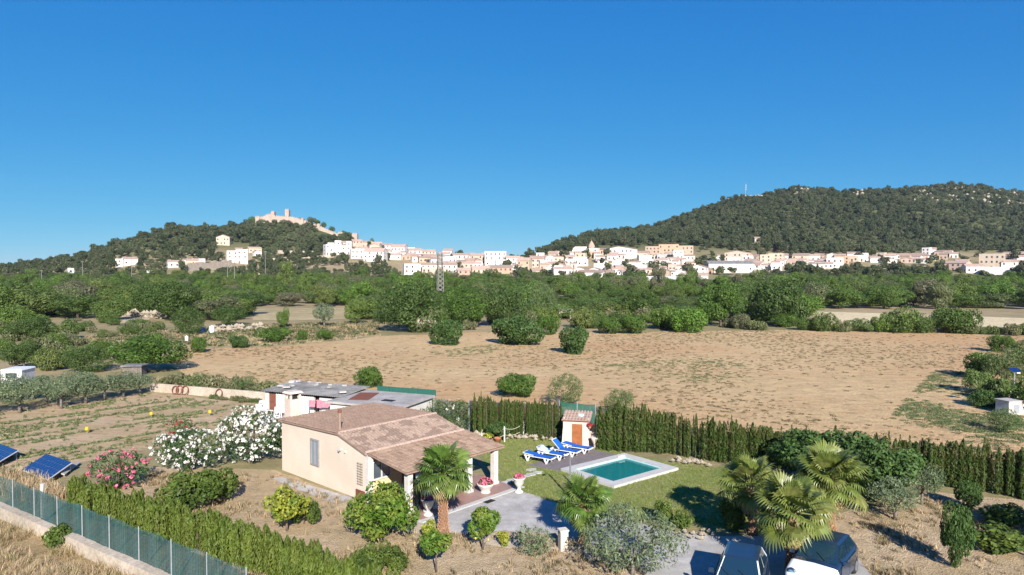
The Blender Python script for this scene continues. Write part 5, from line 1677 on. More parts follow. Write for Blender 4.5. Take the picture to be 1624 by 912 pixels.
def lounger(loc, rz, label, back=.12, towel=False):
    o = empty('sun_lounger', loc, rz)
    fr = M['plastic_white']
    for s in (-1, 1):
        MB().tube([(-.95, s * .3, .36), (-.3, s * .31, .33), (.5, s * .31, .33), (.98, s * .3, .3)], .026, 8).build('side_rail', fr, o)
        for xx in (-.72, .62):
            MB().bar((xx - .16, s * .31, .34), (xx, s * .31, .0), .075).build('leg', fr, o)
            MB().bar((xx + .16, s * .31, .34), (xx, s * .31, .0), .075).build('leg', fr, o)
    for xx in (-.95, .97): MB().bar((xx, -.3, .34), (xx, .3, .34), .07).build('end_bar', fr, o)
    st = MB()
    n_ = 10
    vs_ = []
    for k in range(n_ + 1):
        x_ = -.28 + 1.22 * k / n_
        for y_ in (-.31, .31): vs_.append((x_, y_, .4 - .03 * math.sin(math.pi * k / n_)))
    st.add(vs_ + [(a, b_, c - .03) for a, b_, c in vs_], [(2 * k, 2 * k + 2, 2 * k + 3, 2 * k + 1) for k in range(n_)] + [(2 * k + 2 * n_ + 2, 2 * k + 1 + 2 * n_ + 2, 2 * k + 3 + 2 * n_ + 2, 2 * k + 2 + 2 * n_ + 2) for k in range(n_)])
    st.build('sling_seat', M['fabric_blue'], o)
    a = Matrix.Rotation(back, 3, 'Y')
    b0 = Vector((-.3, 0, .41))
    MB().box(b0 + a @ Vector((-.36, 0, .01)), (.74, .6, .04), m=a).build('backrest', M['fabric_blue'], o)
    bf = MB()
    for s in (-1, 1): bf.bar(b0 + a @ Vector((0, s * .29, 0)), b0 + a @ Vector((-.76, s * .29, 0)), .04)
    bf.bar(b0 + a @ Vector((-.76, -.29, 0)), b0 + a @ Vector((-.76, .29, 0)), .06)
    bf.build('back_frame', fr, o)
    if towel:
        t_ = empty('beach_towel', loc, rz)
        rng = np.random.default_rng(5)
        gx, gy = 12, 8
        V_ = []
        for i in range(gx):
            for j in range(gy):
                x_, y_ = -.95 + .8 * i / (gx - 1), -.34 + .68 * j / (gy - 1)
                z_ = .44 + math.tan(back) * max(0, -.3 - x_) + .04 * math.sin(7 * x_ + 5 * y_) + .05 * rng.random() - (.12 if abs(y_) > .3 else 0)
                V_.append((x_, y_, z_))
        MB().add(V_, [(i * gy + j, (i + 1) * gy + j, (i + 1) * gy + j + 1, i * gy + j + 1) for i in range(gx - 1) for j in range(gy - 1)]).build('cloth', M['towel'], t_, True)
        tag(t_, 'crumpled pale blue towel on the second lounger', 'towel')
    return tag(o, label, 'sun lounger', 'blue sun loungers on the deck')
lz = math.atan2(-.52, .85)
for k, (bk_, tw, lab) in enumerate(((.1, False, 'blue lounger nearest the terrace, lying flat'), (.3, True, 'blue lounger second from the terrace with a towel on it'), (.75, False, 'blue lounger third from the terrace with its backrest raised'), (.12, False, 'blue lounger farthest from the terrace, nearest the shed'))):
    lounger((1.75 + .86 * k, 42.9 + .78 * k, .036), lz, lab, bk_, tw)
sh = empty('garden_shower', G(904, 790))
MB().tube([(0, 0, 0), (0, 0, 2.25)], .045, 10).build('post', M['steel'], sh)
MB().tube([(0, 0, 2.2), (-.1, -.02, 2.32), (-.32, -.05, 2.3)], .025, 8).build('arm', M['steel'], sh)
MB().lathe([(.11, 0), (.11, .03), (.03, .06)], 12, (-.34, -.05, 2.22)).build('shower_head', M['steel'], sh)
MB().box((0, -.06, 1.1), (.1, .08, .12)).build('tap', M['steel'], sh)
MB().box((0, 0, .03), (.8, .8, .06)).build('tray', M['coping'], sh)
tag(sh, 'metal garden shower post in front of the pool', 'shower')

# ------------------------------------------------------------------ garden shed
sp = G(893, 708)
sd_ = empty('garden_shed', (3.5, 47.0, 0), -.22)
W_, D_ = 1.75, 1.35
b4 = MB()
b4.box((.3, 0, .85), (.6, .1, 1.7)); b4.box((1.53, 0, .85), (.44, .1, 1.7)); b4.box((.955, 0, 1.61), (.71, .1, .18))
b4.box((.05, D_ / 2 + .05, .95), (.1, D_ - .0, 1.9)); b4.box((W_ - .05, D_ / 2 + .05, .95), (.1, D_ - .0, 1.9)); b4.box((W_ / 2, D_ + .1, 1.0), (W_ - .2, .1, 2.0))
b4.add([(0, .1, 0), (-.02, -.75, 0), (-.02, -.62, .25), (-.02, -.3, .55), (-.02, -.1, 1.0), (0, .1, 1.6), (.12, .1, 0), (.12, -.75, 0), (.12, -.62, .25), (.12, -.3, .55), (.12, -.1, 1.0), (.12, .1, 1.6)],
       [(0, 1, 2, 3, 4, 5), (11, 10, 9, 8, 7, 6), (1, 7, 8, 2), (2, 8, 9, 3), (3, 9, 10, 4), (4, 10, 11, 5)])
b4.add([(W_, .3, 0), (W_ + .75, .35, 0), (W_ + .75, .35, .72), (W_ + .45, .33, .95), (W_, .3, 1.0), (W_, .42, 0), (W_ + .75, .47, 0), (W_ + .75, .47, .72), (W_ + .45, .45, .95), (W_, .42, 1.0)],
       [(0, 1, 2, 3, 4), (9, 8, 7, 6, 5), (1, 6, 7, 2), (2, 7, 8, 3), (3, 8, 9, 4)])
b4.build('wall', M['pinkwhite'], sd_)
dd = MB()
for k in range(5): dd.box((.64 + k * .135 + .045, .01, .76), (.128, .05, 1.5))
dd.build('door', M['wood_door'], sd_)
rd = MB().add([(-.1, -.15, 1.72), (W_ + .1, -.15, 1.72), (W_ + .1, D_ + .25, 2.05), (-.1, D_ + .25, 2.05)], [(0, 1, 2, 3)]).build('roof', M['terracotta'], sd_)
v = Vector((0, -(D_ + .4), -.33))
q_ = tiles((-.1, D_ + .25, 2.06), (1, 0, 0), v, W_ + .2, v.length, seed=8).build('roof_tiles', M['tile_ridge'], rd)
q_['kind'] = 'stuff'
MB().box((1.15, .75, 1.98), (.35, .4, .16)).build('roof_box', M['towel'], sd_)
tag(sd_, 'small pinkish plaster shed with brown wooden door and tiled roof', 'shed')
fh = empty('hanging_flower_pot', (5.25, 46.5, 1.3))
MB().lathe([(.09, 0), (.13, .16)], 12).build('pot', M['terracotta'], fh)
flowers(.2, 120, 'flower_red', .06, np.random.default_rng(3), 'blossoms', fh, .2)
tag(fh, 'red flowers hanging on the side wall of the shed', 'plant')
wb = empty('plaster_trough', (5.55, 46.15, 0), .3)
MB().lathe([(.08, 0), (.06, .25), (.22, .55), (.3, .8), (.27, .8)], 12).build('basin', M['pinkwhite'], wb, True)
tag(wb, 'pinkish pedestal basin leaning beside the shed', 'basin')

# ------------------------------------------------------------------ outbuilding and yard
ob = empty('outbuilding', (-20.9, 58.3, 0), -.388)
wl = MB()
wl.box((.2, .1, .85), (.4, .2, 1.7)); wl.box((3.1, .1, .8), (3.9, .2, 1.6)); wl.box((6.6, .1, .78), (2.0, .2, 1.56))
wl.box((.1, 1.9, .85), (.2, 3.4, 1.7)); wl.box((7.6, 1.9, .85), (.2, 3.4, 1.7)); wl.box((3.8, 3.6, .9), (7.6, .2, 1.8))
wl.build('wall', M['white'], ob)
MB().box((.78, .08, .8), (.74, .06, 1.6)).build('door', M['wood_brown'], ob)
MB().box((5.3, .3, .75), (.5, .06, 1.5)).build('doorway', M['dark'], ob)
cor = MB()
nx = 44
for k in range(nx):
    xa, xb = -.3 + 8.2 * k / nx, -.3 + 8.2 * (k + 1) / nx
    xm = (xa + xb) / 2
    cor.add([(xa, -.35, 1.78), (xm, -.35, 1.85), (xb, -.35, 1.78), (xa, 3.9, 2.0), (xm, 3.9, 2.07), (xb, 3.9, 2.0)], [(0, 1, 4, 3), (1, 2, 5, 4)])
cor.build('corrugated_roof', M['fibre_roof'], ob)
rr3 = random.Random(8)
for k in range(14):
    MB().box((rr3.uniform(-.2, 7.8), rr3.choice([rr3.uniform(2.8, 3.8), rr3.uniform(0, 3.5)]), 2.0 + .06), (rr3.uniform(.2, .7), rr3.uniform(.15, .4), .12), rz=rr3.uniform(0, 3)).build('roof_weight', M['concrete'], ob)
MB().box((11.0, .9, .8), (6.2, 5.1, 1.6)).build('store_wall', M['white'], ob)
MB().box((11.0, .9, 1.7), (6.7, 5.6, .16)).build('flat_roof', M['flat_roof'], ob)
MB().box((9.3, .9, 1.8), (1.6, 3.2, .03), rz=.3).build('rust_sheet', M['rust'], ob)
MB().box((12.1, .1, 1.8), (1.0, .6, .03)).build('roof_hatch', M['dark'], ob)
MB().box((11.6, 3.6, 1.95), (5.6, .05, .5)).build('green_screen', M['green_net'], ob)
tag(ob, 'long low white outbuilding with grey corrugated roof behind the villa', 'outbuilding')
sheet('yard', [(404, 668), (425, 654), (560, 668), (520, 690), (440, 684)], .012, M['concrete'], 'grey concrete yard before the outbuilding', .1, .8)
chair(G(449, 661), 2.2, M['plastic_white'], 'white plastic chair in the yard by the brown door', name='plastic_chair')
for i, (px, py, lab) in enumerate(((484, 661, 'white board leaning in the yard beside the chimney'), (437, 662, 'narrow white board leaning by the brown door'))):
    q_ = G(px, py)
    o = empty('leaning_board', q_, .3 + .4 * i)
    MB().box((0, 0, .45), (.6 - .35 * i, .05, .95), m=Matrix.Rotation(.35, 3, 'X')).build('board', M['plastic_white'], o)
    tag(o, lab, 'board')
for k, (px, py) in enumerate(((409, 658), (417, 654), (424, 657), (414, 650))):
    q_ = G(px, py)
    o = empty('stacked_chair', q_, k * 1.3)
    mbk = MB().box((0, 0, .35), (.5, .5, .05), m=Matrix.Rotation(.4 * k - .6, 3, 'X'))
    mbk.box((0, .25, .6), (.5, .05, .5), m=Matrix.Rotation(.3, 3, 'X'))
    mbk.build('shell', M['plastic_white'], o)
    for sx in (-1, 1):
        for sy in (-1, 1): MB().bar((sx * .24, sy * .24, 0), (sx * .2, sy * .2, .36), .04).build('leg', M['plastic_white'], o)
    tag(o, 'white plastic seat in the jumble left of the brown door', 'chair', 'jumbled white seats')
cl_ = empty('clothes_line', G(512, 664), -.25)
for sx in (-1, 1): MB().tube([(sx * 1.25, 0, 0), (sx * 1.25, 0, 1.6)], .03, 6).build('post', M['alu'], cl_)
MB().tube([(-1.25, 0, 1.5), (0, 0, 1.42), (1.25, 0, 1.5)], .01, 5).build('line', M['rope'], cl_)
for k, wdt in enumerate((.5, .4, .9, .5)):
    MB().box((-.95 + k * .62, 0, 1.18), (wdt, .03, .55 + .1 * (k % 2))).build('laundry', M['cloth_pink'], cl_)
tag(cl_, 'pink laundry hanging in the yard behind the villa', 'clothes line')

# boundary wall with rusty hoops
A_, B_ = G(238, 621), G(424, 637)
bw = empty('boundary_wall', A_, math.atan2(B_.y - A_.y, B_.x - A_.x))
BL = (B_ - A_).length
for k in range(7):
    MB().box((BL * (k + .5) / 7, .1, .4), (BL / 7 - .015, .2, .86 + .02 * (k % 2))).build('wall_panel', M['wall_cream'], bw)
tag(bw, 'low cream boundary wall behind the vegetable plot', 'wall')
bdir = (B_ - A_).normalized()
for px, r_, lab in ((283, .42, 'rusty hoop leaning on the boundary wall, leftmost'), (290, .46, 'rusty hoop leaning on the boundary wall, middle of the three together'), (299, .46, 'rusty hoop leaning on the boundary wall, right of the three together'), (353, .44, 'rusty hoop leaning on the boundary wall apart from the others')):
    t = (px - 238) / 186
    q_ = A_.lerp(B_, t) - Vector((-bdir.y, bdir.x, 0)) * .2
    o = empty('iron_hoop', q_, math.atan2(bdir.y, bdir.x))
    MB().torus((0, 0, r_), r_ - .05, .05, Matrix.Rotation(-.25, 3, 'X')).build('ring', M['rust'], o)
    tag(o, lab, 'hoop')
for k in range(7):
    q_ = A_.lerp(B_, .6 + .055 * k) - Vector((-bdir.y, bdir.x, 0)) * (.5 + .2 * (k % 3))
    plant('dry_weed', 'scrub%d' % (k % 3), q_, rnd.uniform(.8, 1.5), rnd.uniform(.3, .6), 'dry weed clump at the foot of the boundary wall', 'weed', 'weeds along the boundary wall')
for k in range(11):
    px = 262 + k * 16
    q_ = G(px, 612 + k * 1.1)
    plant('wall_shrub', ('scrub%d' % (k % 3)) if k % 4 else 'tamarisk', q_, rnd.uniform(1.6, 3.2), rnd.uniform(.8, 1.9), 'dry feathery shrub between the boundary wall and the bare field', 'shrub', 'dry shrubs behind the boundary wall')

# little things on the left
cv = empty('white_caravan', G(20, 612), .1)
MB().box((0, 1, .95), (2.0, 2.4, 1.3)).build('body', M['plastic_white'], cv)
MB().box((0, 1, 1.68), (2.15, 2.55, .14), taper=.9).build('roof', M['plastic_white'], cv)
MB().box((0, -.215, 1.1), (1.1, .03, .5)).build('window', M['glass'], cv)
for s in (-1, 1): MB().torus((s * 1.0, 1, .28), .2, .08, Matrix.Rotation(math.pi / 2, 3, 'Z')).build('wheel', M['tyre'], cv)
tag(cv, 'white caravan roof showing above the olive trees', 'caravan')
ts = empty('tool_shed', G(210, 612), .1)
for k in range(9): MB().box((-.85 + k * .21, 0, 1.0), (.2, .05, 2.0)).build('plank', M['bark_grey'], ts)
MB().box((0, .7, 1.0), (1.8, 1.2, 1.9)).build('wall', M['bark_grey'], ts)
MB().box((0, .6, 2.08), (2.1, 1.7, .1)).build('roof', M['fibre_roof'], ts)
tag(ts, 'grey weathered tool shed behind the olive row', 'shed')

# solar panels
def solar(shift, label):
    a, b_, c, d = G(31, 744, .3), G(75.5, 761, .3), G(114, 732, .62), G(71, 720, .62)
    o = empty('solar_panel', Vector((b_.x, b_.y, 0)) + shift)
    a, c, d = a - b_, c - b_, d - b_
    z0 = Vector((0, 0, .3))
    e1, e2 = a, ((c + (d - a)) / 2)
    e1 = e1 * .93
    nn = e2.cross(e1).normalized()
    if nn.z < 0: nn = -nn
    def pl(u0, u1, v0, v1, t0, t1):
        P_ = [z0 + e1 * u + e2 * v_ + nn * t for t in (t0, t1) for u, v_ in ((u0, v0), (u1, v0), (u1, v1), (u0, v1))]
        return P_, [(0, 3, 2, 1), (4, 5, 6, 7), (0, 1, 5, 4), (1, 2, 6, 5), (2, 3, 7, 6), (3, 0, 4, 7)]
    MB().add(*pl(0, 1, 0, 1, -.05, 0)).build('frame', M['plastic_white'], o)
    for k in range(4):
        md_ = MB().add(*pl(.012, .988, .012 + k * .247, .247 + k * .247, .003, .02)).build('module', M['solar'], o)
        g_ = MB()
        for j in range(1, 10): g_.add(*pl(.1 * j - .0015, .1 * j + .0015, .012 + k * .247, .247 + k * .247, .021, .023))
        g_.build('cell_lines', M['steel'], md_)
    for u, v_ in ((.05, .05), (.95, .05), (.05, .95), (.95, .95)):
        p_ = z0 + e1 * u + e2 * v_ - nn * .05
        MB().bar((p_.x, p_.y, 0), p_, .06).build('leg', M['alu'], o)
    return tag(o, label, 'solar panel', 'solar panels')
solar(Vector((0, 0, 0)), 'blue solar panel standing whole beside the wire fence')
solar(G(29, 713, .62) - G(114, 732, .62), 'blue solar panel cut by the left edge of the picture')
q_ = G(112, 748)
bd_ = empty('plank', q_, math.atan2(G(130, 734).y - G(95, 762).y, G(130, 734).x - G(95, 762).x))
MB().box((0, 0, .22), (2.6, .22, .06), m=Matrix.Rotation(.5, 3, 'X')).build('board', M['concrete'], bd_)
for sx in (-1, 1): MB().box((sx * .9, .05, .1), (.12, .25, .2)).build('block', M['concrete'], bd_)
tag(bd_, 'long pale plank propped beside the solar panel', 'plank')
for px, py, lab in ((138, 688, 'yellow insect trap nearest the solar panels'), (240, 663, 'yellow insect trap in the middle of the vegetable plot'), (333, 660, 'yellow insect trap nearest the boundary wall')):
    o = empty('insect_trap', G(px, py))
    MB().tube([(0, 0, 0), (0, 0, .35)], .015, 5).build('stake', M['alu'], o)
    MB().lathe([(.06, .22), (.13, .3), (.13, .46), (.09, .5), (.05, .52)], 10).build('bottle', M['yellow'], o)
    tag(o, lab, 'trap')

# ------------------------------------------------------------------ near fence and low wall
FA, FB = G(17, 803, .55), G(272, 912, .55)
FA, FB = FA + (FA - FB).normalized() * 2.0, FB + (FB - FA).normalized() * 4.5
fdir = (FB - FA); fdir.z = 0
FL = fdir.length
fz = math.atan2(fdir.y, fdir.x)
kw_ = empty('low_wall', (FA.x, FA.y, 0), fz)
npan = 12
for k in range(npan):
    MB().box((FL * (k + .5) / npan, -.16, .22), (FL / npan - .012, .4, .66 + .015 * (k % 3))).build('wall_panel', M['wall_cream'], kw_)
tag(kw_, 'low pale concrete wall carrying the green wire fence', 'wall')
fe = empty('wire_fence', (FA.x, FA.y, .55), fz)
nps = 9
for k in range(nps + 1):
    MB().tube([(FL * k / nps, 0, -.02), (FL * k / nps, 0, 1.38)], .022, 8).build('post', M['alu'], fe)
MB().tube([(2.55 + 1.55, .5, -.5), (2.6 + 1.5, .46, .6), (2.68 + 1.5, .5, 1.35)], [.11, .09, .1], 8).build('timber_post', M['concrete'], fe)
nsx, nsz = 120, 7
vs_ = []
rf2 = random.Random(3)
ph = [rf2.uniform(0, 6) for _ in range(6)]
for i in range(nsx + 1):
    x_ = FL * i / nsx
    for j in range(nsz + 1):
        z_ = 1.28 * j / nsz
        tp = .04 * math.sin(x_ * 2.1 + ph[2]) * (j / nsz)
        vs_.append((x_, .035 + .035 * math.sin(x_ * 5 + ph[0] + z_) + .02 * math.sin(x_ * 13 + ph[1]), z_ + tp))
MB().add(vs_, [(i * (nsz + 1) + j, (i + 1) * (nsz + 1) + j, (i + 1) * (nsz + 1) + j + 1, i * (nsz + 1) + j + 1) for i in range(nsx) for j in range(nsz)]).build('netting', M['net'], fe, True)
wr = MB()
for k in range(int(FL / .16)): wr.tube([(k * .16, .02, 0), (k * .16, .02, 1.3)], .004, 3, False)
for k in range(9): wr.tube([(0, .02, .16 * k), (FL, .02, .16 * k)], .004, 3, False)
q_ = wr.build('wire_mesh', M['green_net'], fe)
q_['kind'] = 'stuff'
tag(fe, 'green wire fence with netting and thin metal posts', 'fence')

# ------------------------------------------------------------------ cypresses
def cypress_kind(key, leaf, h, r_, n_, seed, flat=.3, lump=.5):
    rng = np.random.default_rng(seed)
    ns_ = 8
    ang = rng.random(ns_) * 6.28
    off = np.sqrt(rng.random(ns_)) * r_ * .8
    topz = h * (1 - flat * .35 * rng.random(ns_) - .18 * off / r_)
    sr = r_ * (.24 + .2 * rng.random(ns_))
    idx = rng.integers(0, ns_, n_)
    t = rng.random(n_) ** .9
    a = rng.random(n_) * 6.28
    z = .06 + t * topz[idx]
    rad = sr[idx] * np.clip(1 - np.clip((t - .72) / .28, 0, 1) ** 2 * .85, .1, 1) * (.85 + .15 * np.sin(z * 9 + idx)) * np.clip(.6 + t * 2, 0, 1)
    D = np.stack([np.cos(a), np.sin(a), np.full(n_, .15)], 1)
    P_ = np.stack([np.cos(ang[idx]) * off[idx] + np.cos(a) * rad, np.sin(ang[idx]) * off[idx] + np.sin(a) * rad, z], 1)
    V_, Q_ = leaves(P_, D, .06, rng, .3, .4, .1, tang=np.tile([0, 0, 1.0], (n_, 1)))
    tm = MB().tube([(0, 0, -.1), (0, 0, h * .5), (0, 0, h * .9)], [.06, .04, .01], 6).mesh('trunk', M['bark'], True)
    LIB[key] = (tm, np_mesh('crown', V_, Q_, M[leaf]), r_ * 2, h)
for i in range(4):
    cypress_kind('cyp%d' % i, 'cypress', 3.0, .42, 3400, 200 + i)
    cypress_kind('thin%d' % i, 'cypress', 2.6, .2, 1500, 210 + i, .1)
    cypress_kind('light%d' % i, 'cypress_light', 1.6, .4, 2600, 220 + i, .35)
rc = random.Random(14)
def cyp(x_, y_, w, h, label, group, kind='cyp'):
    plant('cypress', kind + str(rc.randrange(4)), (x_, y_, 0), w, h, label, 'cypress', group)
def along(pts, gap, fn):
    d = 0.0
    for a, b_ in zip(pts, pts[1:]):
        a, b_ = Vector(a), Vector(b_)
        L = (b_ - a).length
        while d < L:
            p_ = a.lerp(b_, d / L)
            fn(p_.x + rc.uniform(-.06, .06), p_.y + rc.uniform(-.1, .1))
            d += gap * rc.uniform(.85, 1.15)
        d -= L
for px, w, h, top in ((752, .42, 3.1, 0), (763, .5, 3.15, 0), (771, .55, 3.1, 0), (780, .5, 3.0, 0), (787, .3, 2.7, 0), (795, .4, 2.9, 0), (801, .55, 3.0, 0), (810, .65, 2.95, 0), (818, .65, 3.0, 0), (826, .6, 2.9, 0), (838, .45, 2.9, 0), (847, .6, 2.9, 0), (854, .6, 2.85, 0), (860, .5, 2.85, 0), (869, .6, 2.95, 0), (877, .65, 2.9, 0), (887, .45, 2.8, 0)):
    t = (px - 752) / 133
    y_ = 50.2 - 1.6 * t
    cyp((px - 812) / F * y_, y_, w * 1.15, h, 'slim cypress in the screen between the villa and the shed', 'cypresses screening the garden beyond the villa')
along([(6.1, 45.7), (10.15, 44.7)], .46, lambda x_, y_: cyp(x_, y_ + .2, rc.uniform(.8, 1.1), rc.uniform(3.0, 3.5), 'tall cypress in the dense clump right of the shed', 'dense cypress clump right of the shed'))
along([(10.5, 44.5), (12.1, 43.3)], .5, lambda x_, y_: cyp(x_, y_ + .2, rc.uniform(.35, .5), rc.uniform(2.2, 3.0), 'thin young cypress in the gap of the hedge behind the pool', 'thin cypresses in the hedge gap', 'thin'))
along([(12.3, 43.2), (19.9, 39.4), (24.5, 37.6), (27.2, 35.7), (33, 32.5)], .5, lambda x_, y_: cyp(x_, y_ + .2, rc.uniform(.75, 1.05), rc.uniform(2.5, 3.0), 'cypress in the long hedge along the bare field', 'cypresses of the long field hedge'))
along([(-21.8, 34.2), (-8.4, 26.3), (-4.4, 23.4), (-2, 21.7)], .42, lambda x_, y_: cyp(x_, y_, rc.uniform(.7, 1.0), rc.uniform(1.55, 2.0), 'clipped light green conifer in the hedge along the wire fence', 'clipped conifers along the wire fence', 'light'))

# shade nets and low stone footing behind the cypresses
def net(name, pts, z0, z1, mt, label, posts=True):
    o = empty(name, (pts[0][0], pts[0][1], 0))
    a0 = Vector((pts[0][0], pts[0][1], 0))
    for a, b_ in zip(pts, pts[1:]):
        A2, B2 = Vector((a[0], a[1], 0)) - a0, Vector((b_[0], b_[1], 0)) - a0
        n_ = 10
        vs2 = []
        for k in range(n_ + 1):
            q2 = A2.lerp(B2, k / n_)
            vs2 += [q2 + Vector((0, 0, z0)), q2 + Vector((0, 0, z1 - .06 * math.sin(math.pi * (k % 5) / 5)))]
        MB().add(vs2, [(2 * k, 2 * k + 2, 2 * k + 3, 2 * k + 1) for k in range(n_)]).build('netting', mt, o)
        for q2 in (A2, A2.lerp(B2, .5), B2):
            MB().tube([q2, q2 + Vector((0, 0, z1 + .1))], .03, 6).build('post', M['alu'], o)
    return tag(o, label, 'fence')
net('shade_fence', [(-3.2, 51.2), (3.4, 49.6)], .1, 2.3, M['shade_net'], 'dark net fence behind the slim cypress screen')
net('shade_fence', [(3.4, 49.7), (5.9, 48.6)], .1, 2.5, M['green_net'], 'green net fence behind the garden shed')
net('shade_fence', [(5.9, 48.6), (10.4, 46.0), (12.6, 44.4), (20, 40.6), (27.6, 36.6)], .1, 1.75, M['shade_net'], 'long dark net fence behind the field hedge')
net('shade_fence', [(-9.5, 58.2), (-3.2, 53.8)], .1, 1.6, M['net'], 'wire net fence right of the outbuilding')
rockwall('stone_footing', (1066, 731), (1120, 739), .2, 30, .13, 'row of pale stones at the hedge gap behind the pool')
rockwall('stone_footing', (755, 692), (890, 699), .25, 40, .2, 'row of pale stones at the foot of the cypress screen')

# ------------------------------------------------------------------ palms
def frond_mesh(name, mt, R_, seed, droop=.35, nseg=24, dry=False):
    rr_ = random.Random(seed)
    mb = MB()
    pl_ = R_ * .56
    mb.tube([(0, 0, 0), (pl_ * .5, 0, .03 * R_), (pl_, 0, 0)], [.03 * R_, .02 * R_, .012 * R_], 5)
    for k in range(nseg):
        a = (k / (nseg - 1) - .5) * R(215 if not dry else 140)
        L = R_ * .5 * (1 - .22 * abs(a) / R(108)) * rr_.uniform(.9, 1.08)
        w = R_ * .03
        dx, dy = math.cos(a), math.sin(a)
        fold = .1 * R_ * (abs(math.sin(a)))
        p0 = Vector((pl_, 0, 0))
        p1 = p0 + Vector((dx * L * .5, dy * L * .5, fold * .5))
        p2 = p0 + Vector((dx * L * .8, dy * L * .8, fold * .6 - droop * .1 * R_))
        p3 = p0 + Vector((dx * L, dy * L, fold * .3 - droop * R_ * rr_.uniform(.25, .5)))
        s = Vector((-dy, dx, .25)) * w
        mb.add([p0, p1 - s, p1 + s, p2 - s * .7, p2 + s * .7, p3], [(0, 1, 2), (1, 3, 4, 2), (3, 5, 4)])
    return mb.mesh(name, M[mt])
def palm(loc, th_, r0, R_, nf, mt, label, seed, lean=(0, 0), skirt=.5, boots=True):
    rr_ = random.Random(seed)
    o = empty('fan_palm', loc)
    top = Vector((lean[0], lean[1], th_))
    MB().tube([(0, 0, -.1), (lean[0] * .1, lean[1] * .1, th_ * .12), top * .5, top * .85, top], [r0 * 1.45, r0 * 1.1, r0 * .95, r0 * .9, r0 * .7], 14).build('trunk', M['palm_trunk'], o, True)
    if boots:
        mb = MB()
        n_ = int(th_ * 70)
        for k in range(n_):
            t = (k + .5) / n_
            a = k * 2.39996
            c = top * t
            rr0 = r0 * (1.28 - .35 * min(1, t * 4) - .06 * t)
            u = Vector((math.cos(a), math.sin(a), 0))
            v_ = Vector((-math.sin(a), math.cos(a), 0))
            w = r0 * .34
            q0 = c + u * rr0
            mb.add([q0 - v_ * w, q0 + v_ * w, q0 + u * r0 * .3 + Vector((0, 0, .11)) - v_ * w * .35, q0 + u * r0 * .3 + Vector((0, 0, .11)) + v_ * w * .35, q0 + Vector((0, 0, .16)), q0 - Vector((0, 0, .06))],
                   [(0, 5, 1), (0, 1, 3, 2), (2, 3, 4), (0, 2, 4), (1, 4, 3)])
        b_ = mb.build('leaf_bases', M['palm_boot'], o)
        b_['kind'] = 'stuff'
    ms = [frond_mesh('frond', mt, R_, seed * 10 + i, d) for i, d in enumerate((.15, .35, .6))]
    for k in range(nf):
        t = (k + .5) / nf
        a = k * 2.39996 + rr_.uniform(-.2, .2)
        el = R(82) - t * R(112) + rr_.uniform(-.12, .12)
        m_ = Matrix.Translation(top) @ Matrix.Rotation(a, 4, 'Z') @ Matrix.Rotation(-el, 4, 'Y') @ Matrix.Rotation(rr_.uniform(-.5, .5), 4, 'X')
        f = obj('frond', ms[0 if t < .3 else 1 if t < .65 else 2], o)
        f.matrix_local = m_ @ Matrix.Scale(rr_.uniform(.85, 1.1) * (.8 if t < .12 else 1), 4)
    dm = frond_mesh('dry_frond', 'dry_frond', R_ * .8, seed * 10 + 5, .7, 12, True)
    for k in range(int(nf * skirt * .5)):
        m_ = Matrix.Translation(top - Vector((0, 0, .08))) @ Matrix.Rotation(k * 2.1 + rr_.uniform(-.3, .3), 4, 'Z') @ Matrix.Rotation(R(rr_.uniform(50, 78)), 4, 'Y')
        f = obj('dry_frond', dm, o)
        f.matrix_local = m_
    return tag(o, label, 'palm')
M['palm_trunk'] = mat('palm_trunk', (.24, .13, .08), (.16, .085, .05), 5, .95, fine=25, bmp=.4)
M['palm_boot'] = mat('palm_boot', (.4, .24, .15), (.27, .15, .09), 4, .95, fine=25)
palm(G(703, 846), 2.75, .2, 1.45, 48, 'frond', 'tall fan palm with shaggy brown trunk before the porch', 3, skirt=.35)
palm(G(925, 862), 1.75, .17, 1.4, 38, 'frond', 'small fan palm with short brown trunk beside the driveway', 4)
palm(G(1254, 908), 2.35, .17, 1.6, 36, 'frond_pale', 'pale fan palm in front of the parked cars', 5, skirt=.8)
palm(G(1195, 848), 2.2, .17, 1.55, 34, 'frond_pale', 'fan palm leftmost of the three at the parking space', 6, lean=(-.15, .1), skirt=.7)
palm(G(1316, 842), 2.4, .2, 1.75, 42, 'frond_pale', 'widest fan palm rightmost of the three at the parking space', 7, skirt=.6)

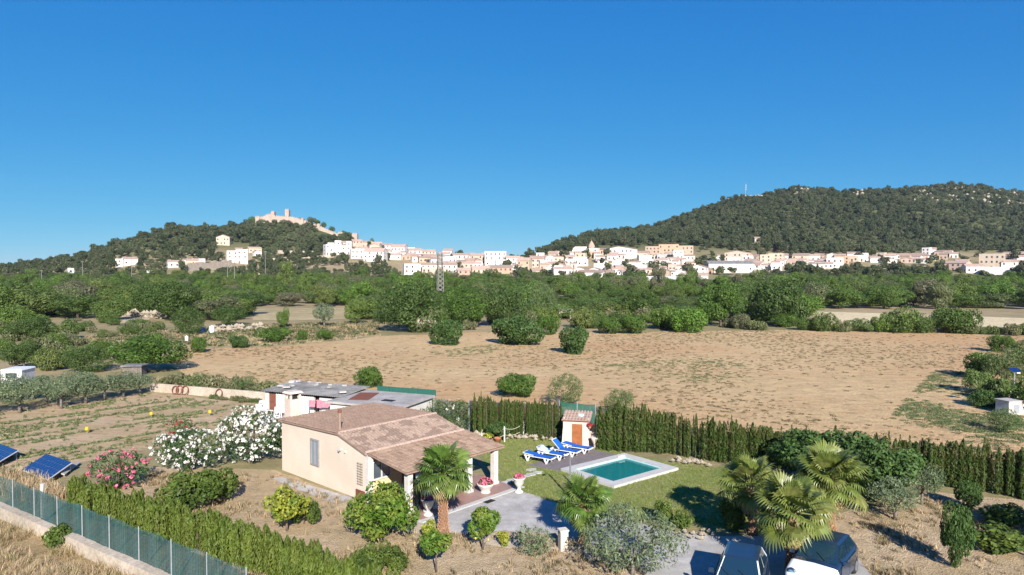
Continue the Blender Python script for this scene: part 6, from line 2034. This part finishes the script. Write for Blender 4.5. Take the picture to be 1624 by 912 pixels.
# ------------------------------------------------------------------ oleanders and garden plants
def oleander(name, px, base, wpx, hpx, fl, nfl, label, seed, fsz=.052, leaf='oleander', wy=.6):
    q2 = G(px, base)
    s = q2.y / F
    w, h = wpx * s, hpx * s
    o = empty(name, q2 + Vector((0, w * .25, 0)))
    rng = np.random.default_rng(seed)
    lb2 = lobes_in(w / 2, w / 2 * wy, h * .5, h * .5, int(26 + w * 9), .3, .55, rng, .6)
    V_, Q_ = crown(lb2, int(1800 * w * h / 6), .085, rng, .8, .25, .9, .4, .3)
    MB().tube([(0, 0, -.05), (.05, 0, h * .3), (.2, 0, h * .7)], [.06, .05, .02], 6).build('stem', M['bark'], o)
    for k in range(5):
        a = k * 1.26
        MB().tube([(0, 0, 0), (math.cos(a) * w * .12, math.sin(a) * w * .1, h * .35), (math.cos(a) * w * .25, math.sin(a) * w * .18, h * .75)], [.05, .035, .015], 5).build('stem', M['bark'], o)
    obj('foliage', np_mesh('foliage', V_, Q_, M[leaf]), o)
    # flower heads: small clusters on the outside of the bush
    idx = rng.integers(0, len(lb2), nfl * 3)
    d = ball(nfl * 3, rng)
    d[:, 1] -= .35
    d[:, 2] += .25
    d /= np.linalg.norm(d, axis=1)[:, None]
    P_ = lb2[idx, :3] + d * lb2[idx, 3:4] * 1.02
    keep = np.ones(len(P_), bool)
    for l in lb2: keep &= ~(((P_ - l[:3]) ** 2).sum(1) < (l[3] * .9) ** 2)
    P_, d = P_[keep][:nfl], d[keep][:nfl]
    k = 7
    PP = np.repeat(P_, k, 0) + rng.normal(size=(len(P_) * k, 3)) * .04
    V_, Q_ = leaves(PP, np.repeat(d, k, 0), fsz, rng, .85, .6, .2)
    obj('blossoms', np_mesh('blossoms', V_, Q_, M[fl]), o)
    return tag(o, label, 'oleander')
oleander('oleander', 388, 742, 132, 92, 'flower_white', 420, 'largest white oleander, full of blossoms against the gable', 301)
oleander('oleander', 288, 754, 126, 70, 'flower_white', 240, 'lower white oleander beside the pink one', 302)
oleander('oleander', 441, 712, 30, 46, 'flower_red', 70, 'dark red oleander at the corner of the villa', 303)
oleander('oleander', 176, 782, 96, 66, 'flower_pink', 150, 'pink oleander next to the clipped hedge', 304)
oleander('oleander', 282, 700, 46, 34, 'flower_red', 40, 'dull red oleander behind the white ones', 305)
oleander('oleander', 712, 690, 118, 52, 'flower_white', 16, 'dark green shrub with a few white flowers beyond the villa', 306, leaf='green_dark')
GP = [
    ('shrub', 'shrub', 300, 815, 140, 72, 'large rounded green shrub below the white oleanders'),
    ('lemon_tree', 'citrus0', 605, 860, 138, 98, 'large lemon tree covering the corner of the porch'),
    ('lemon_tree', 'citrus1', 766, 872, 62, 74, 'small lemon tree at the driveway edge'),
    ('lemon_tree', 'citrus2', 692, 908, 64, 70, 'thin young lemon tree below the tall palm'),
    ('shrub', 'shrub', 600, 915, 100, 50, 'wide low green shrub at the bottom edge of the picture'),
    ('yellow_tree', 'yellow_tree', 455, 842, 92, 76, 'small yellow leaved tree beside the gable wall'),
    ('shrub', 'shrub', 478, 836, 66, 48, 'green shrub just behind the yellow leaved tree'),
    ('yellow_bush', 'yellow_bush', 681, 858, 26, 34, 'small yellow bush left of the palm trunk'),
    ('yellow_bush', 'yellow_bush', 798, 868, 22, 26, 'small yellow bush right of the lemon tree'),
    ('grey_shrub', 'grey_shrub', 846, 884, 76, 52, 'thin grey shrub at the driveway edge'),
    ('olive_bush', 'olive2', 1010, 928, 185, 122, 'big grey green olive at the bottom of the driveway'),
    ('round_shrub', 'round_shrub', 1052, 832, 36, 38, 'small round shrub at the near edge of the lawn'),
    ('round_shrub', 'round_shrub', 1086, 842, 40, 30, 'low dark shrub beside the small round shrub'),
    ('round_shrub', 'shrub', 1168, 846, 66, 62, 'yellow green shrub under the leftmost of three palms'),
    ('fig_tree', 'fig', 1292, 770, 150, 92, 'leafy fig tree behind the three palms'),
    ('fig_tree', 'fig', 1388, 792, 145, 104, 'largest fig tree in front of the field hedge'),
    ('olive_tree', 'olive0', 1420, 824, 92, 70, 'grey olive tree in front of the largest fig'),
    ('olive_tree', 'olive1', 1462, 800, 72, 70, 'grey olive tree right of the largest fig'),
    ('young_fig', 'fig', 1524, 905, 58, 112, 'narrow bright green young tree at the lower right'),
    ('young_fig', 'fig', 1542, 812, 46, 50, 'small bright young fig near the field hedge'),
    ('dark_shrub', 'round_shrub', 1590, 880, 90, 44, 'low dark shrub in the shade at the lower right'),
    ('dark_shrub', 'round_shrub', 1600, 840, 70, 40, 'dark shrub in the shade nearer the field hedge'),
    ('garden_shrub', 'bush_fig', 790, 697, 50, 28, 'leafy shrub behind the rope fence posts'),
    ('garden_shrub', 'grey_shrub', 722, 690, 60, 30, 'grey shrub beyond the villa roof'),
    ('bank_shrub', 'round_shrub', 84, 872, 44, 40, 'small dark shrub growing on the straw bank'),
]
for name, key, px, base, w, h, lab in GP:
    q2 = G(px, base)
    s = q2.y / F
    plant(name, key, (q2.x, q2.y + (w * s * .2 if 'tree' not in name else 0), 0), w * s, h * s, lab, 'tree' if 'tree' in name or 'fig' in name else 'shrub')
OL = [(6, 640, 66, 50), (31, 655, 74, 56), (73, 641, 60, 48), (97, 648, 66, 52), (136, 640, 70, 50), (166, 634, 62, 46), (196, 630, 58, 42), (222, 626, 50, 38), (-30, 660, 70, 56), (52, 634, 60, 44), (120, 628, 60, 42)]
ordn = ['first', 'second', 'third', 'fourth', 'fifth', 'sixth', 'seventh', 'eighth']
for k, (px, base, w, h) in enumerate(OL):
    q2 = G(px, base)
    s = q2.y / F
    lab = 'grey olive tree, %s in the row from the left edge' % ordn[k] if k < 8 else 'grey olive tree in the second line of the olive row' if k > 8 else 'grey olive tree cut by the left picture edge'
    plant('olive_tree', 'olive%d' % (k % 2), q2, w * s, h * s, lab, 'tree', 'olive row left of the boundary wall')
# lemons on the trees
for px, py, z in ((570, 800, 1.0), (655, 790, 1.2), (640, 830, .7), (590, 840, .5), (620, 776, 1.6), (755, 848, .8), (775, 850, .7)):
    q2 = G(px, py, z) - Vector((0, .4, 0))
    o = obj('lemon', MB().lathe([(.005, -.05), (.03, -.035), (.04, 0), (.03, .035), (.005, .05)], 8).mesh('lemon', M['lemon'], True), None, q2)
    tag(o, 'yellow lemon hanging in a lemon tree', 'fruit', 'lemons')
# trees just outside the frame whose shade falls into the lower right corner
plant('garden_tree', 'dome_dark', (25.2, 25.5, 0), 6.5, 5.2, 'dark garden tree shading the lower right corner', 'tree')
plant('garden_tree', 'dome_bright', (30.5, 29.0, 0), 6.0, 5.0, 'garden tree beside the dark one at the lower right', 'tree')

# gate pillar, pump box, lamp pole
gpil = empty('gate_pillar', G(893, 872), .3)
MB().box((0, 0, .42), (.34, .34, .84)).build('shaft', M['plaster'], gpil)
MB().box((0, 0, .87), (.4, .4, .06)).build('cap', M['white'], gpil)
tag(gpil, 'short cream gate pillar beside the small palm', 'pillar')
rockwall('stone_edge', (1060, 852), (1130, 850), .14, 26, .1, 'pale stones edging the driveway by the lawn')
rockwall('stone_edge', (880, 872), (1000, 884), .12, 26, .1, 'pale stones edging the driveway by the olive')
pb = empty('pump_box', G(1612, 658), .25)
MB().box((0, .6, .55), (1.6, 1.2, 1.1)).build('body', M['white'], pb)
MB().box((0, .6, 1.14), (1.75, 1.35, .08)).build('lid', M['concrete'], pb)
MB().box((0, -.01, .5), (.6, .04, .7)).build('hatch', M['alu'], pb)
tag(pb, 'white masonry pump box at the right field edge', 'box')
lp = empty('lamp_pole', G(1608, 650))
MB().tube([(0, 0, 0), (0, 0, 3.4)], [.05, .04], 8).build('pole', M['alu'], lp)
MB().box((0, 0, 3.45), (.75, .5, .05), m=Matrix.Rotation(.5, 3, 'X')).build('solar_top', M['solar'], lp)
MB().box((.2, -.15, 3.2), (.3, .14, .08)).build('lamp_head', M['plastic_white'], lp)
tag(lp, 'thin solar lamp pole at the right field edge', 'lamp')

# ------------------------------------------------------------------ parked cars
def car(loc, rz, body, trim, label, pillar=None, bonnet=None):
    """front points to -y"""
    o = empty('parked_car', loc, rz)
    W2 = .88
    # stations along the length: y, bottom, belt line, half width at the belt
    st = [(-2.05, .42, .62, .62), (-1.98, .3, .74, .76), (-1.7, .24, .84, .85), (-1.1, .22, .95, .88), (-.75, .22, 1.0, .88), (.2, .22, 1.02, .88), (1.2, .22, 1.04, .88), (1.75, .26, 1.02, .85), (1.98, .34, .95, .78), (2.05, .45, .8, .7)]
    vs3, fs3 = [], []
    for y_, zb, zt, hw in st:
        ring = [(-hw * .9, zb), (-hw, zb + .12), (-hw * 1.0, zt - .16), (-hw * .93, zt - .03), (-hw * .8, zt), (0, zt + .03), (hw * .8, zt), (hw * .93, zt - .03), (hw, zt - .16), (hw, zb + .12), (hw * .9, zb)]
        vs3 += [(a, y_, b_) for a, b_ in ring]
    n_ = 11
    for i in range(len(st) - 1):
        for j in range(n_):
            fs3.append((i * n_ + j, i * n_ + (j + 1) % n_, (i + 1) * n_ + (j + 1) % n_, (i + 1) * n_ + j))
    fs3 += [tuple(range(n_))[::-1], tuple((len(st) - 1) * n_ + j for j in range(n_))]
    MB().add(vs3, fs3).build('body', body, o, True)
    if bonnet:
        nb = 4 * 11
        MB().add([(a * 1.012, y_ * 1.006, .6 + (b_ - .6) * 1.02) for a, y_, b_ in vs3[:nb]], [f for f in fs3 if max(f) < nb]).build('bonnet', bonnet, o, True)
    # cabin: belt ring to roof ring
    b4_ = [(-.76, -.85, .98), (.76, -.85, .98), (.78, 1.75, 1.0), (-.78, 1.75, 1.0)]
    t4_ = [(-.58, -.05, 1.46), (.58, -.05, 1.46), (.6, 1.35, 1.46), (-.6, 1.35, 1.46)]
    V8 = [Vector(v) for v in b4_ + t4_]
    ro = MB().add([(-.6, -.1, 1.455), (.6, -.1, 1.455), (.62, 1.4, 1.455), (-.62, 1.4, 1.455), (-.5, .02, 1.51), (.5, .02, 1.51), (.5, 1.28, 1.51), (-.5, 1.28, 1.51)], [(4, 5, 6, 7), (0, 1, 5, 4), (1, 2, 6, 5), (2, 3, 7, 6), (3, 0, 4, 7)])
    ro.build('roof', trim, o, False)
    def pane(nm, i0, i1, i2, i3, ins=.06):
        q4 = [V8[i] for i in (i0, i1, i2, i3)]
        c = sum(q4, Vector()) / 4
        nn2 = (q4[1] - q4[0]).cross(q4[3] - q4[0]).normalized()
        if nn2.dot(c - Vector((0, .5, 1.1))) < 0: nn2 = -nn2
        MB().add([v_.lerp(c, ins) + nn2 * .012 for v_ in q4], [(0, 1, 2, 3)]).build(nm, M['car_glass'], o)
    cb = MB().add(V8, [(0, 1, 5, 4), (1, 2, 6, 5), (2, 3, 7, 6), (3, 0, 4, 7)])
    cb.build('pillars', pillar or body, o)
    pane('windscreen', 0, 1, 5, 4)
    pane('rear_window', 2, 3, 7, 6)
    for s, (i0, i1, i2, i3) in ((1, (1, 2, 6, 5)), (-1, (0, 3, 7, 4))):
        q4 = [V8[i] for i in (i0, i1, i2, i3)]
        for a, b_ in ((.05, .47), (.52, .92)):
            lo_ = [q4[0].lerp(q4[1], a), q4[0].lerp(q4[1], b_)]
            hi_ = [q4[3].lerp(q4[2], a), q4[3].lerp(q4[2], b_)]
            quad = [lo_[0].lerp(hi_[0], .06), lo_[1].lerp(hi_[1], .06), lo_[1].lerp(hi_[1], .93), lo_[0].lerp(hi_[0], .93)]
            MB().add([v_ + Vector((s * .012, 0, .004)) for v_ in quad], [(0, 1, 2, 3)]).build('side_window', M['car_glass'], o)
        mm = MB().box((s * .98, -.55, 1.04), (.2, .12, .14), taper=.8).build('wing_mirror', body, o)
        hl = MB().lathe([(.17, 0), (.17, .05), (.14, .08)], 16)
        hl.v = [(s * .58 + a, -1.86 - c, .74 + b_) for a, b_, c in hl.v]
        h_ = hl.build('headlight', M['car_navy'], o, False)
        l2 = MB().lathe([(.11, .05), (.11, .09), (.06, .11)], 14)
        l2.v = [(s * .58 + a, -1.86 - c, .74 + b_) for a, b_, c in l2.v]
        l2.build('lens', M['lamp_lens'], h_)
        for y_ in (-1.3, 1.3):
            wv = MB().torus((s * .82, y_, .32), .23, .095, Matrix.Rotation(math.pi / 2, 3, 'Z'), 20, 8)
            wh = wv.build('wheel', M['tyre'], o, True)
            rm_ = MB().lathe([(.2, -.05), (.2, .05), (.06, .07)], 14)
            rm_.v = [(s * (.82 + c + .04), y_ + a, .32 + b_) for a, b_, c in rm_.v]
            rm_.build('rim', M['steel'], wh)
    for s in (-1, 1):
        for y0_, y1_ in ((-.78, .3), (.34, 1.2)):
            MB().box((s * .885, (y0_ + y1_) / 2, .62), (.03, y1_ - y0_, .62)).build('door', trim, o)
    gr = MB()
    for k in range(4): gr.box((0, -2.055, .5 + k * .05), (.8 - .05 * k, .03, .025))
    gr.build('grille', M['dark'], o)
    for s in (-1, 1): MB().tube([(-.0 + s * .3, -.82, 1.04), (s * .3 - .35, -.55, 1.2)], .012, 5).build('wiper', M['dark'], o)
    return tag(o, label, 'car', 'parked cars')
hd = math.atan2(.34, .94)
car((8.4, 25.1, .016), -hd * 1.2, M['car_navy'], M['car_navy'], 'dark car with pale windscreen pillars left of the front palm', M['car_white'])
car((12.05, 26.55, .016), -hd * 2.0, M['car_navy'], M['car_navy'], 'navy car with white bonnet right of the front palm', None, M['car_white'])

# ------------------------------------------------------------------ ground cover
def tuft(n_, h, spread, lean_, mt, seed, w=.012, curve=.3):
    rng = np.random.default_rng(seed)
    V_, Q_ = [], []
    for k in range(n_):
        a = rng.random() * 6.28
        b0 = np.array([math.cos(a), math.sin(a), 0]) * rng.random() * spread
        a2 = rng.random() * 6.28
        d = np.array([math.cos(a2), math.sin(a2), 0])
        hh = h * rng.uniform(.5, 1)
        s = np.array([-d[1], d[0], 0]) * w
        m1 = b0 + np.array([0, 0, hh * .55]) + d * lean_ * hh * .35
        t1 = b0 + np.array([0, 0, hh]) + d * lean_ * hh
        i = len(V_)
        V_ += [b0 - s, b0 + s, m1 + s * .8, m1 - s * .8, t1 + s * .15, t1 - s * .15]
        Q_ += [(i, i + 1, i + 2, i + 3), (i + 3, i + 2, i + 4, i + 5)]
    return np_mesh('tuft', np.array(V_), np.array(Q_), M[mt])
def low_clump(mt, seed, n_=40, size=.06, r_=.25, h=.18):
    rng = np.random.default_rng(seed)
    d = ball(n_, rng)
    d[:, 2] = np.abs(d[:, 2])
    V_, Q_ = leaves(d * np.array([r_, r_, h]) * rng.uniform(.4, 1, n_)[:, None], d, size, rng, .5, .7, .3)
    return np_mesh('clump', V_, Q_, M[mt])
def fill(poly, n_, rng, dens=None, pix_=True):
    P2 = [G(*p_)[:2] if pix_ else p_ for p_ in poly]
    xs, ys = [p_[0] for p_ in P2], [p_[1] for p_ in P2]
    out_ = []
    t = 0
    while len(out_) < n_ and t < n_ * 30:
        t += 1
        x_, y_ = rng.uniform(min(xs), max(xs)), rng.uniform(min(ys), max(ys))
        if not inpoly(x_, y_, P2): continue
        if dens is not None and rng.random() > dens(x_, y_): continue
        out_.append((x_, y_, .012))
    return out_
rg = random.Random(77)
def spread(name, pts_, meshes, smin, smax, label, cat, flat=1.0):
    n_ = len(pts_)
    s = np.array([rg.uniform(smin, smax) for _ in range(n_)])
    scatter(name, pts_, np.stack([s, s, s * flat], 1), [rg.uniform(0, 6.28) for _ in range(n_)], [rg.randrange(len(meshes)) for _ in range(n_)], meshes, label, cat)
vn = lambda s_, sd_, p_=1.5: (lambda x_, y_: max(0.03, float(vnoise(x_ + 500, y_ + 500, s_, sd_)) * 1.5 - .3) ** p_)
spread('field_weeds', fill(FIELD, 6500, rg, vn(14, 6, 1.0)), [low_clump('weed', 400 + i, 22, .07, .26, .12) for i in range(4)], .4, 1.4, 'scattered low weeds and clods on the bare field', 'weeds', .7)
spread('field_green', fill([(1380, 700), (1450, 620), (1480, 590), (1560, 590), (1600, 640), (1640, 690), (1600, 720), (1450, 712)], 1500, rg, vn(5, 16, 1.5)) + fill([(680, 560), (760, 548), (800, 545), (780, 560), (720, 566)], 160, rg) + fill([(950, 580), (1100, 565), (1250, 590), (1100, 610)], 350, rg, vn(6, 17, 2)), [low_clump('crop', 470 + i, 24, .07, .3, .1) for i in range(3)], .5, 1.4, 'patches of green weeds on the bare field', 'weeds', .7)
spread('straw_grass', fill([(-120, 790), (0, 834), (270, 914), (380, 1000), (-120, 1060)], 4200, rg, vn(1.6, 12, 1)), [tuft(16, .42, .16, .9, 'straw', 410 + i, .008) for i in range(4)] + [tuft(12, .3, .16, .9, 'weed', 416, .01), tuft(12, .25, .2, .9, 'grass_blade', 417, .01)], .35, 1.15, 'tall dry straw grass on the bank', 'grass')
DRV = [tuple(G(*p_)[:2]) for p_ in [(640, 842), (665, 822), (742, 798), (817, 776), (874, 793), (905, 806), (980, 822), (1070, 845), (1150, 851), (1240, 846), (1330, 850), (1420, 960), (1060, 960), (1000, 885), (890, 848), (800, 842), (720, 850)]]
spread('garden_weeds', [q_ for q_ in fill([(110, 800), (240, 750), (440, 755), (560, 800), (640, 830), (800, 850), (1000, 880), (1230, 840), (1480, 790), (1700, 810), (1760, 960), (500, 960)], 2600, rg, vn(2.2, 9, 2)) if not inpoly(q_[0], q_[1], DRV)], [tuft(14, .2, .16, .7, 'weed', 420 + i, .012) for i in range(3)] + [tuft(14, .22, .14, .6, 'straw', 425 + i, .01) for i in range(2)], .5, 1.4, 'sparse weeds on the garden soil', 'weeds')
spread('lawn_grass', [p_ for p_ in fill([(745, 700), (840, 692), (893, 698), (960, 714), (1060, 735), (1140, 742), (1208, 768), (1216, 848), (1130, 836), (1020, 820), (880, 798), (818, 777)], 9500, rg) if not (abs((Vector(p_) - pc).dot(pe1)) < hx_ + .05 and abs((Vector(p_) - pc).dot(pe2)) < hy_ + .05) and not inpoly(p_[0], p_[1], [(.9, 42.1), (4.9, 46.2), (7.1, 44.42), (2.7, 40.9)])], [tuft(14, .07, .1, .5, 'grass_blade', 430 + i, .007) for i in range(4)], .6, 1.3, 'short grass blades of the lawn', 'grass')
# crop rows on the vegetable plot
ra0, rb0 = G(0, 684), G(300, 641)
rdir = (rb0 - ra0).normalized()
rnrm = Vector((-rdir.y, rdir.x, 0))
PLOT = [tuple(G(*p_)[:2]) for p_ in [(-100, 755), (-100, 668), (0, 652), (150, 635), (237, 625), (330, 636), (425, 646), (435, 660), (330, 688), (230, 712), (120, 732), (60, 770)]]
cp = []
for k in range(-16, 10):
    off = k * .85 + rg.uniform(-.1, .1)
    strong = k in (0, -6, -11, 3)
    for j in range(420):
        p_ = ra0 + rdir * (j * .13 - 14 + rg.uniform(-.1, .1)) + rnrm * (off + rg.gauss(0, .07))
        if not inpoly(p_.x, p_.y, PLOT): continue
        dn = float(vnoise(p_.x + 300, p_.y + 300, 3.5, 40 + k % 7))
        if (strong and rg.random() < .75) or dn > .66 and rg.random() < .6 or rg.random() < .05: cp.append((p_.x, p_.y, .01))
spread('crop_rows', cp, [low_clump('crop', 440 + i, 26, .07, .2, .2) for i in range(4)], .55, 1.25, 'rows of low green vegetables on the plot', 'crops')
spread('dry_fringe', fill([(232, 604), (300, 602), (430, 612), (470, 622), (425, 622), (240, 606)], 700, rg) + fill([(-60, 742), (60, 760), (110, 790), (60, 800), (-60, 775)], 700, rg) + fill([(640, 648), (950, 668), (1150, 700), (1400, 722), (1640, 745), (1640, 765), (1400, 735), (1150, 712), (950, 676), (640, 655)], 1500, rg), [tuft(14, .55, .2, .5, 'straw', 450 + i, .014) for i in range(3)] + [tuft(14, .4, .2, .6, 'weed', 455 + i, .014) for i in range(2)], .6, 1.4, 'dry grass fringe along fences and hedges', 'grass')
spread('strip_grass', fill([(240, 545), (330, 550), (420, 549), (500, 544), (600, 532), (600, 512), (480, 514), (300, 522), (60, 540), (20, 565), (250, 575)], 3200, rg), [tuft(14, .28, .5, .8, 'straw', 460 + i, .02) for i in range(3)] + [low_clump('weed', 465, 30, .14, .5, .3), low_clump('scrub', 466, 34, .16, .7, .5)], .7, 1.6, 'dry grass and weeds on the fallow strip', 'grass')

# ------------------------------------------------------------------ air
hz_m = bpy.data.materials.new('haze')
hz_m.use_nodes = True
nt = hz_m.node_tree
nt.nodes.remove(nt.nodes['Principled BSDF'])
pv = nt.nodes.new('ShaderNodeVolumePrincipled')
pv.inputs['Color'].default_value = (.8, .88, 1, 1)
pv.inputs['Density'].default_value = .00006
pv.inputs['Anisotropy'].default_value = .2
nt.links.new(pv.outputs[0], nt.nodes['Material Output'].inputs['Volume'])
hzo = MB().box((0, 650, 92), (3000, 1500, 190)).build('haze', hz_m)
tag(hzo, 'thin summer haze over the valley', 'haze', kind='stuff')
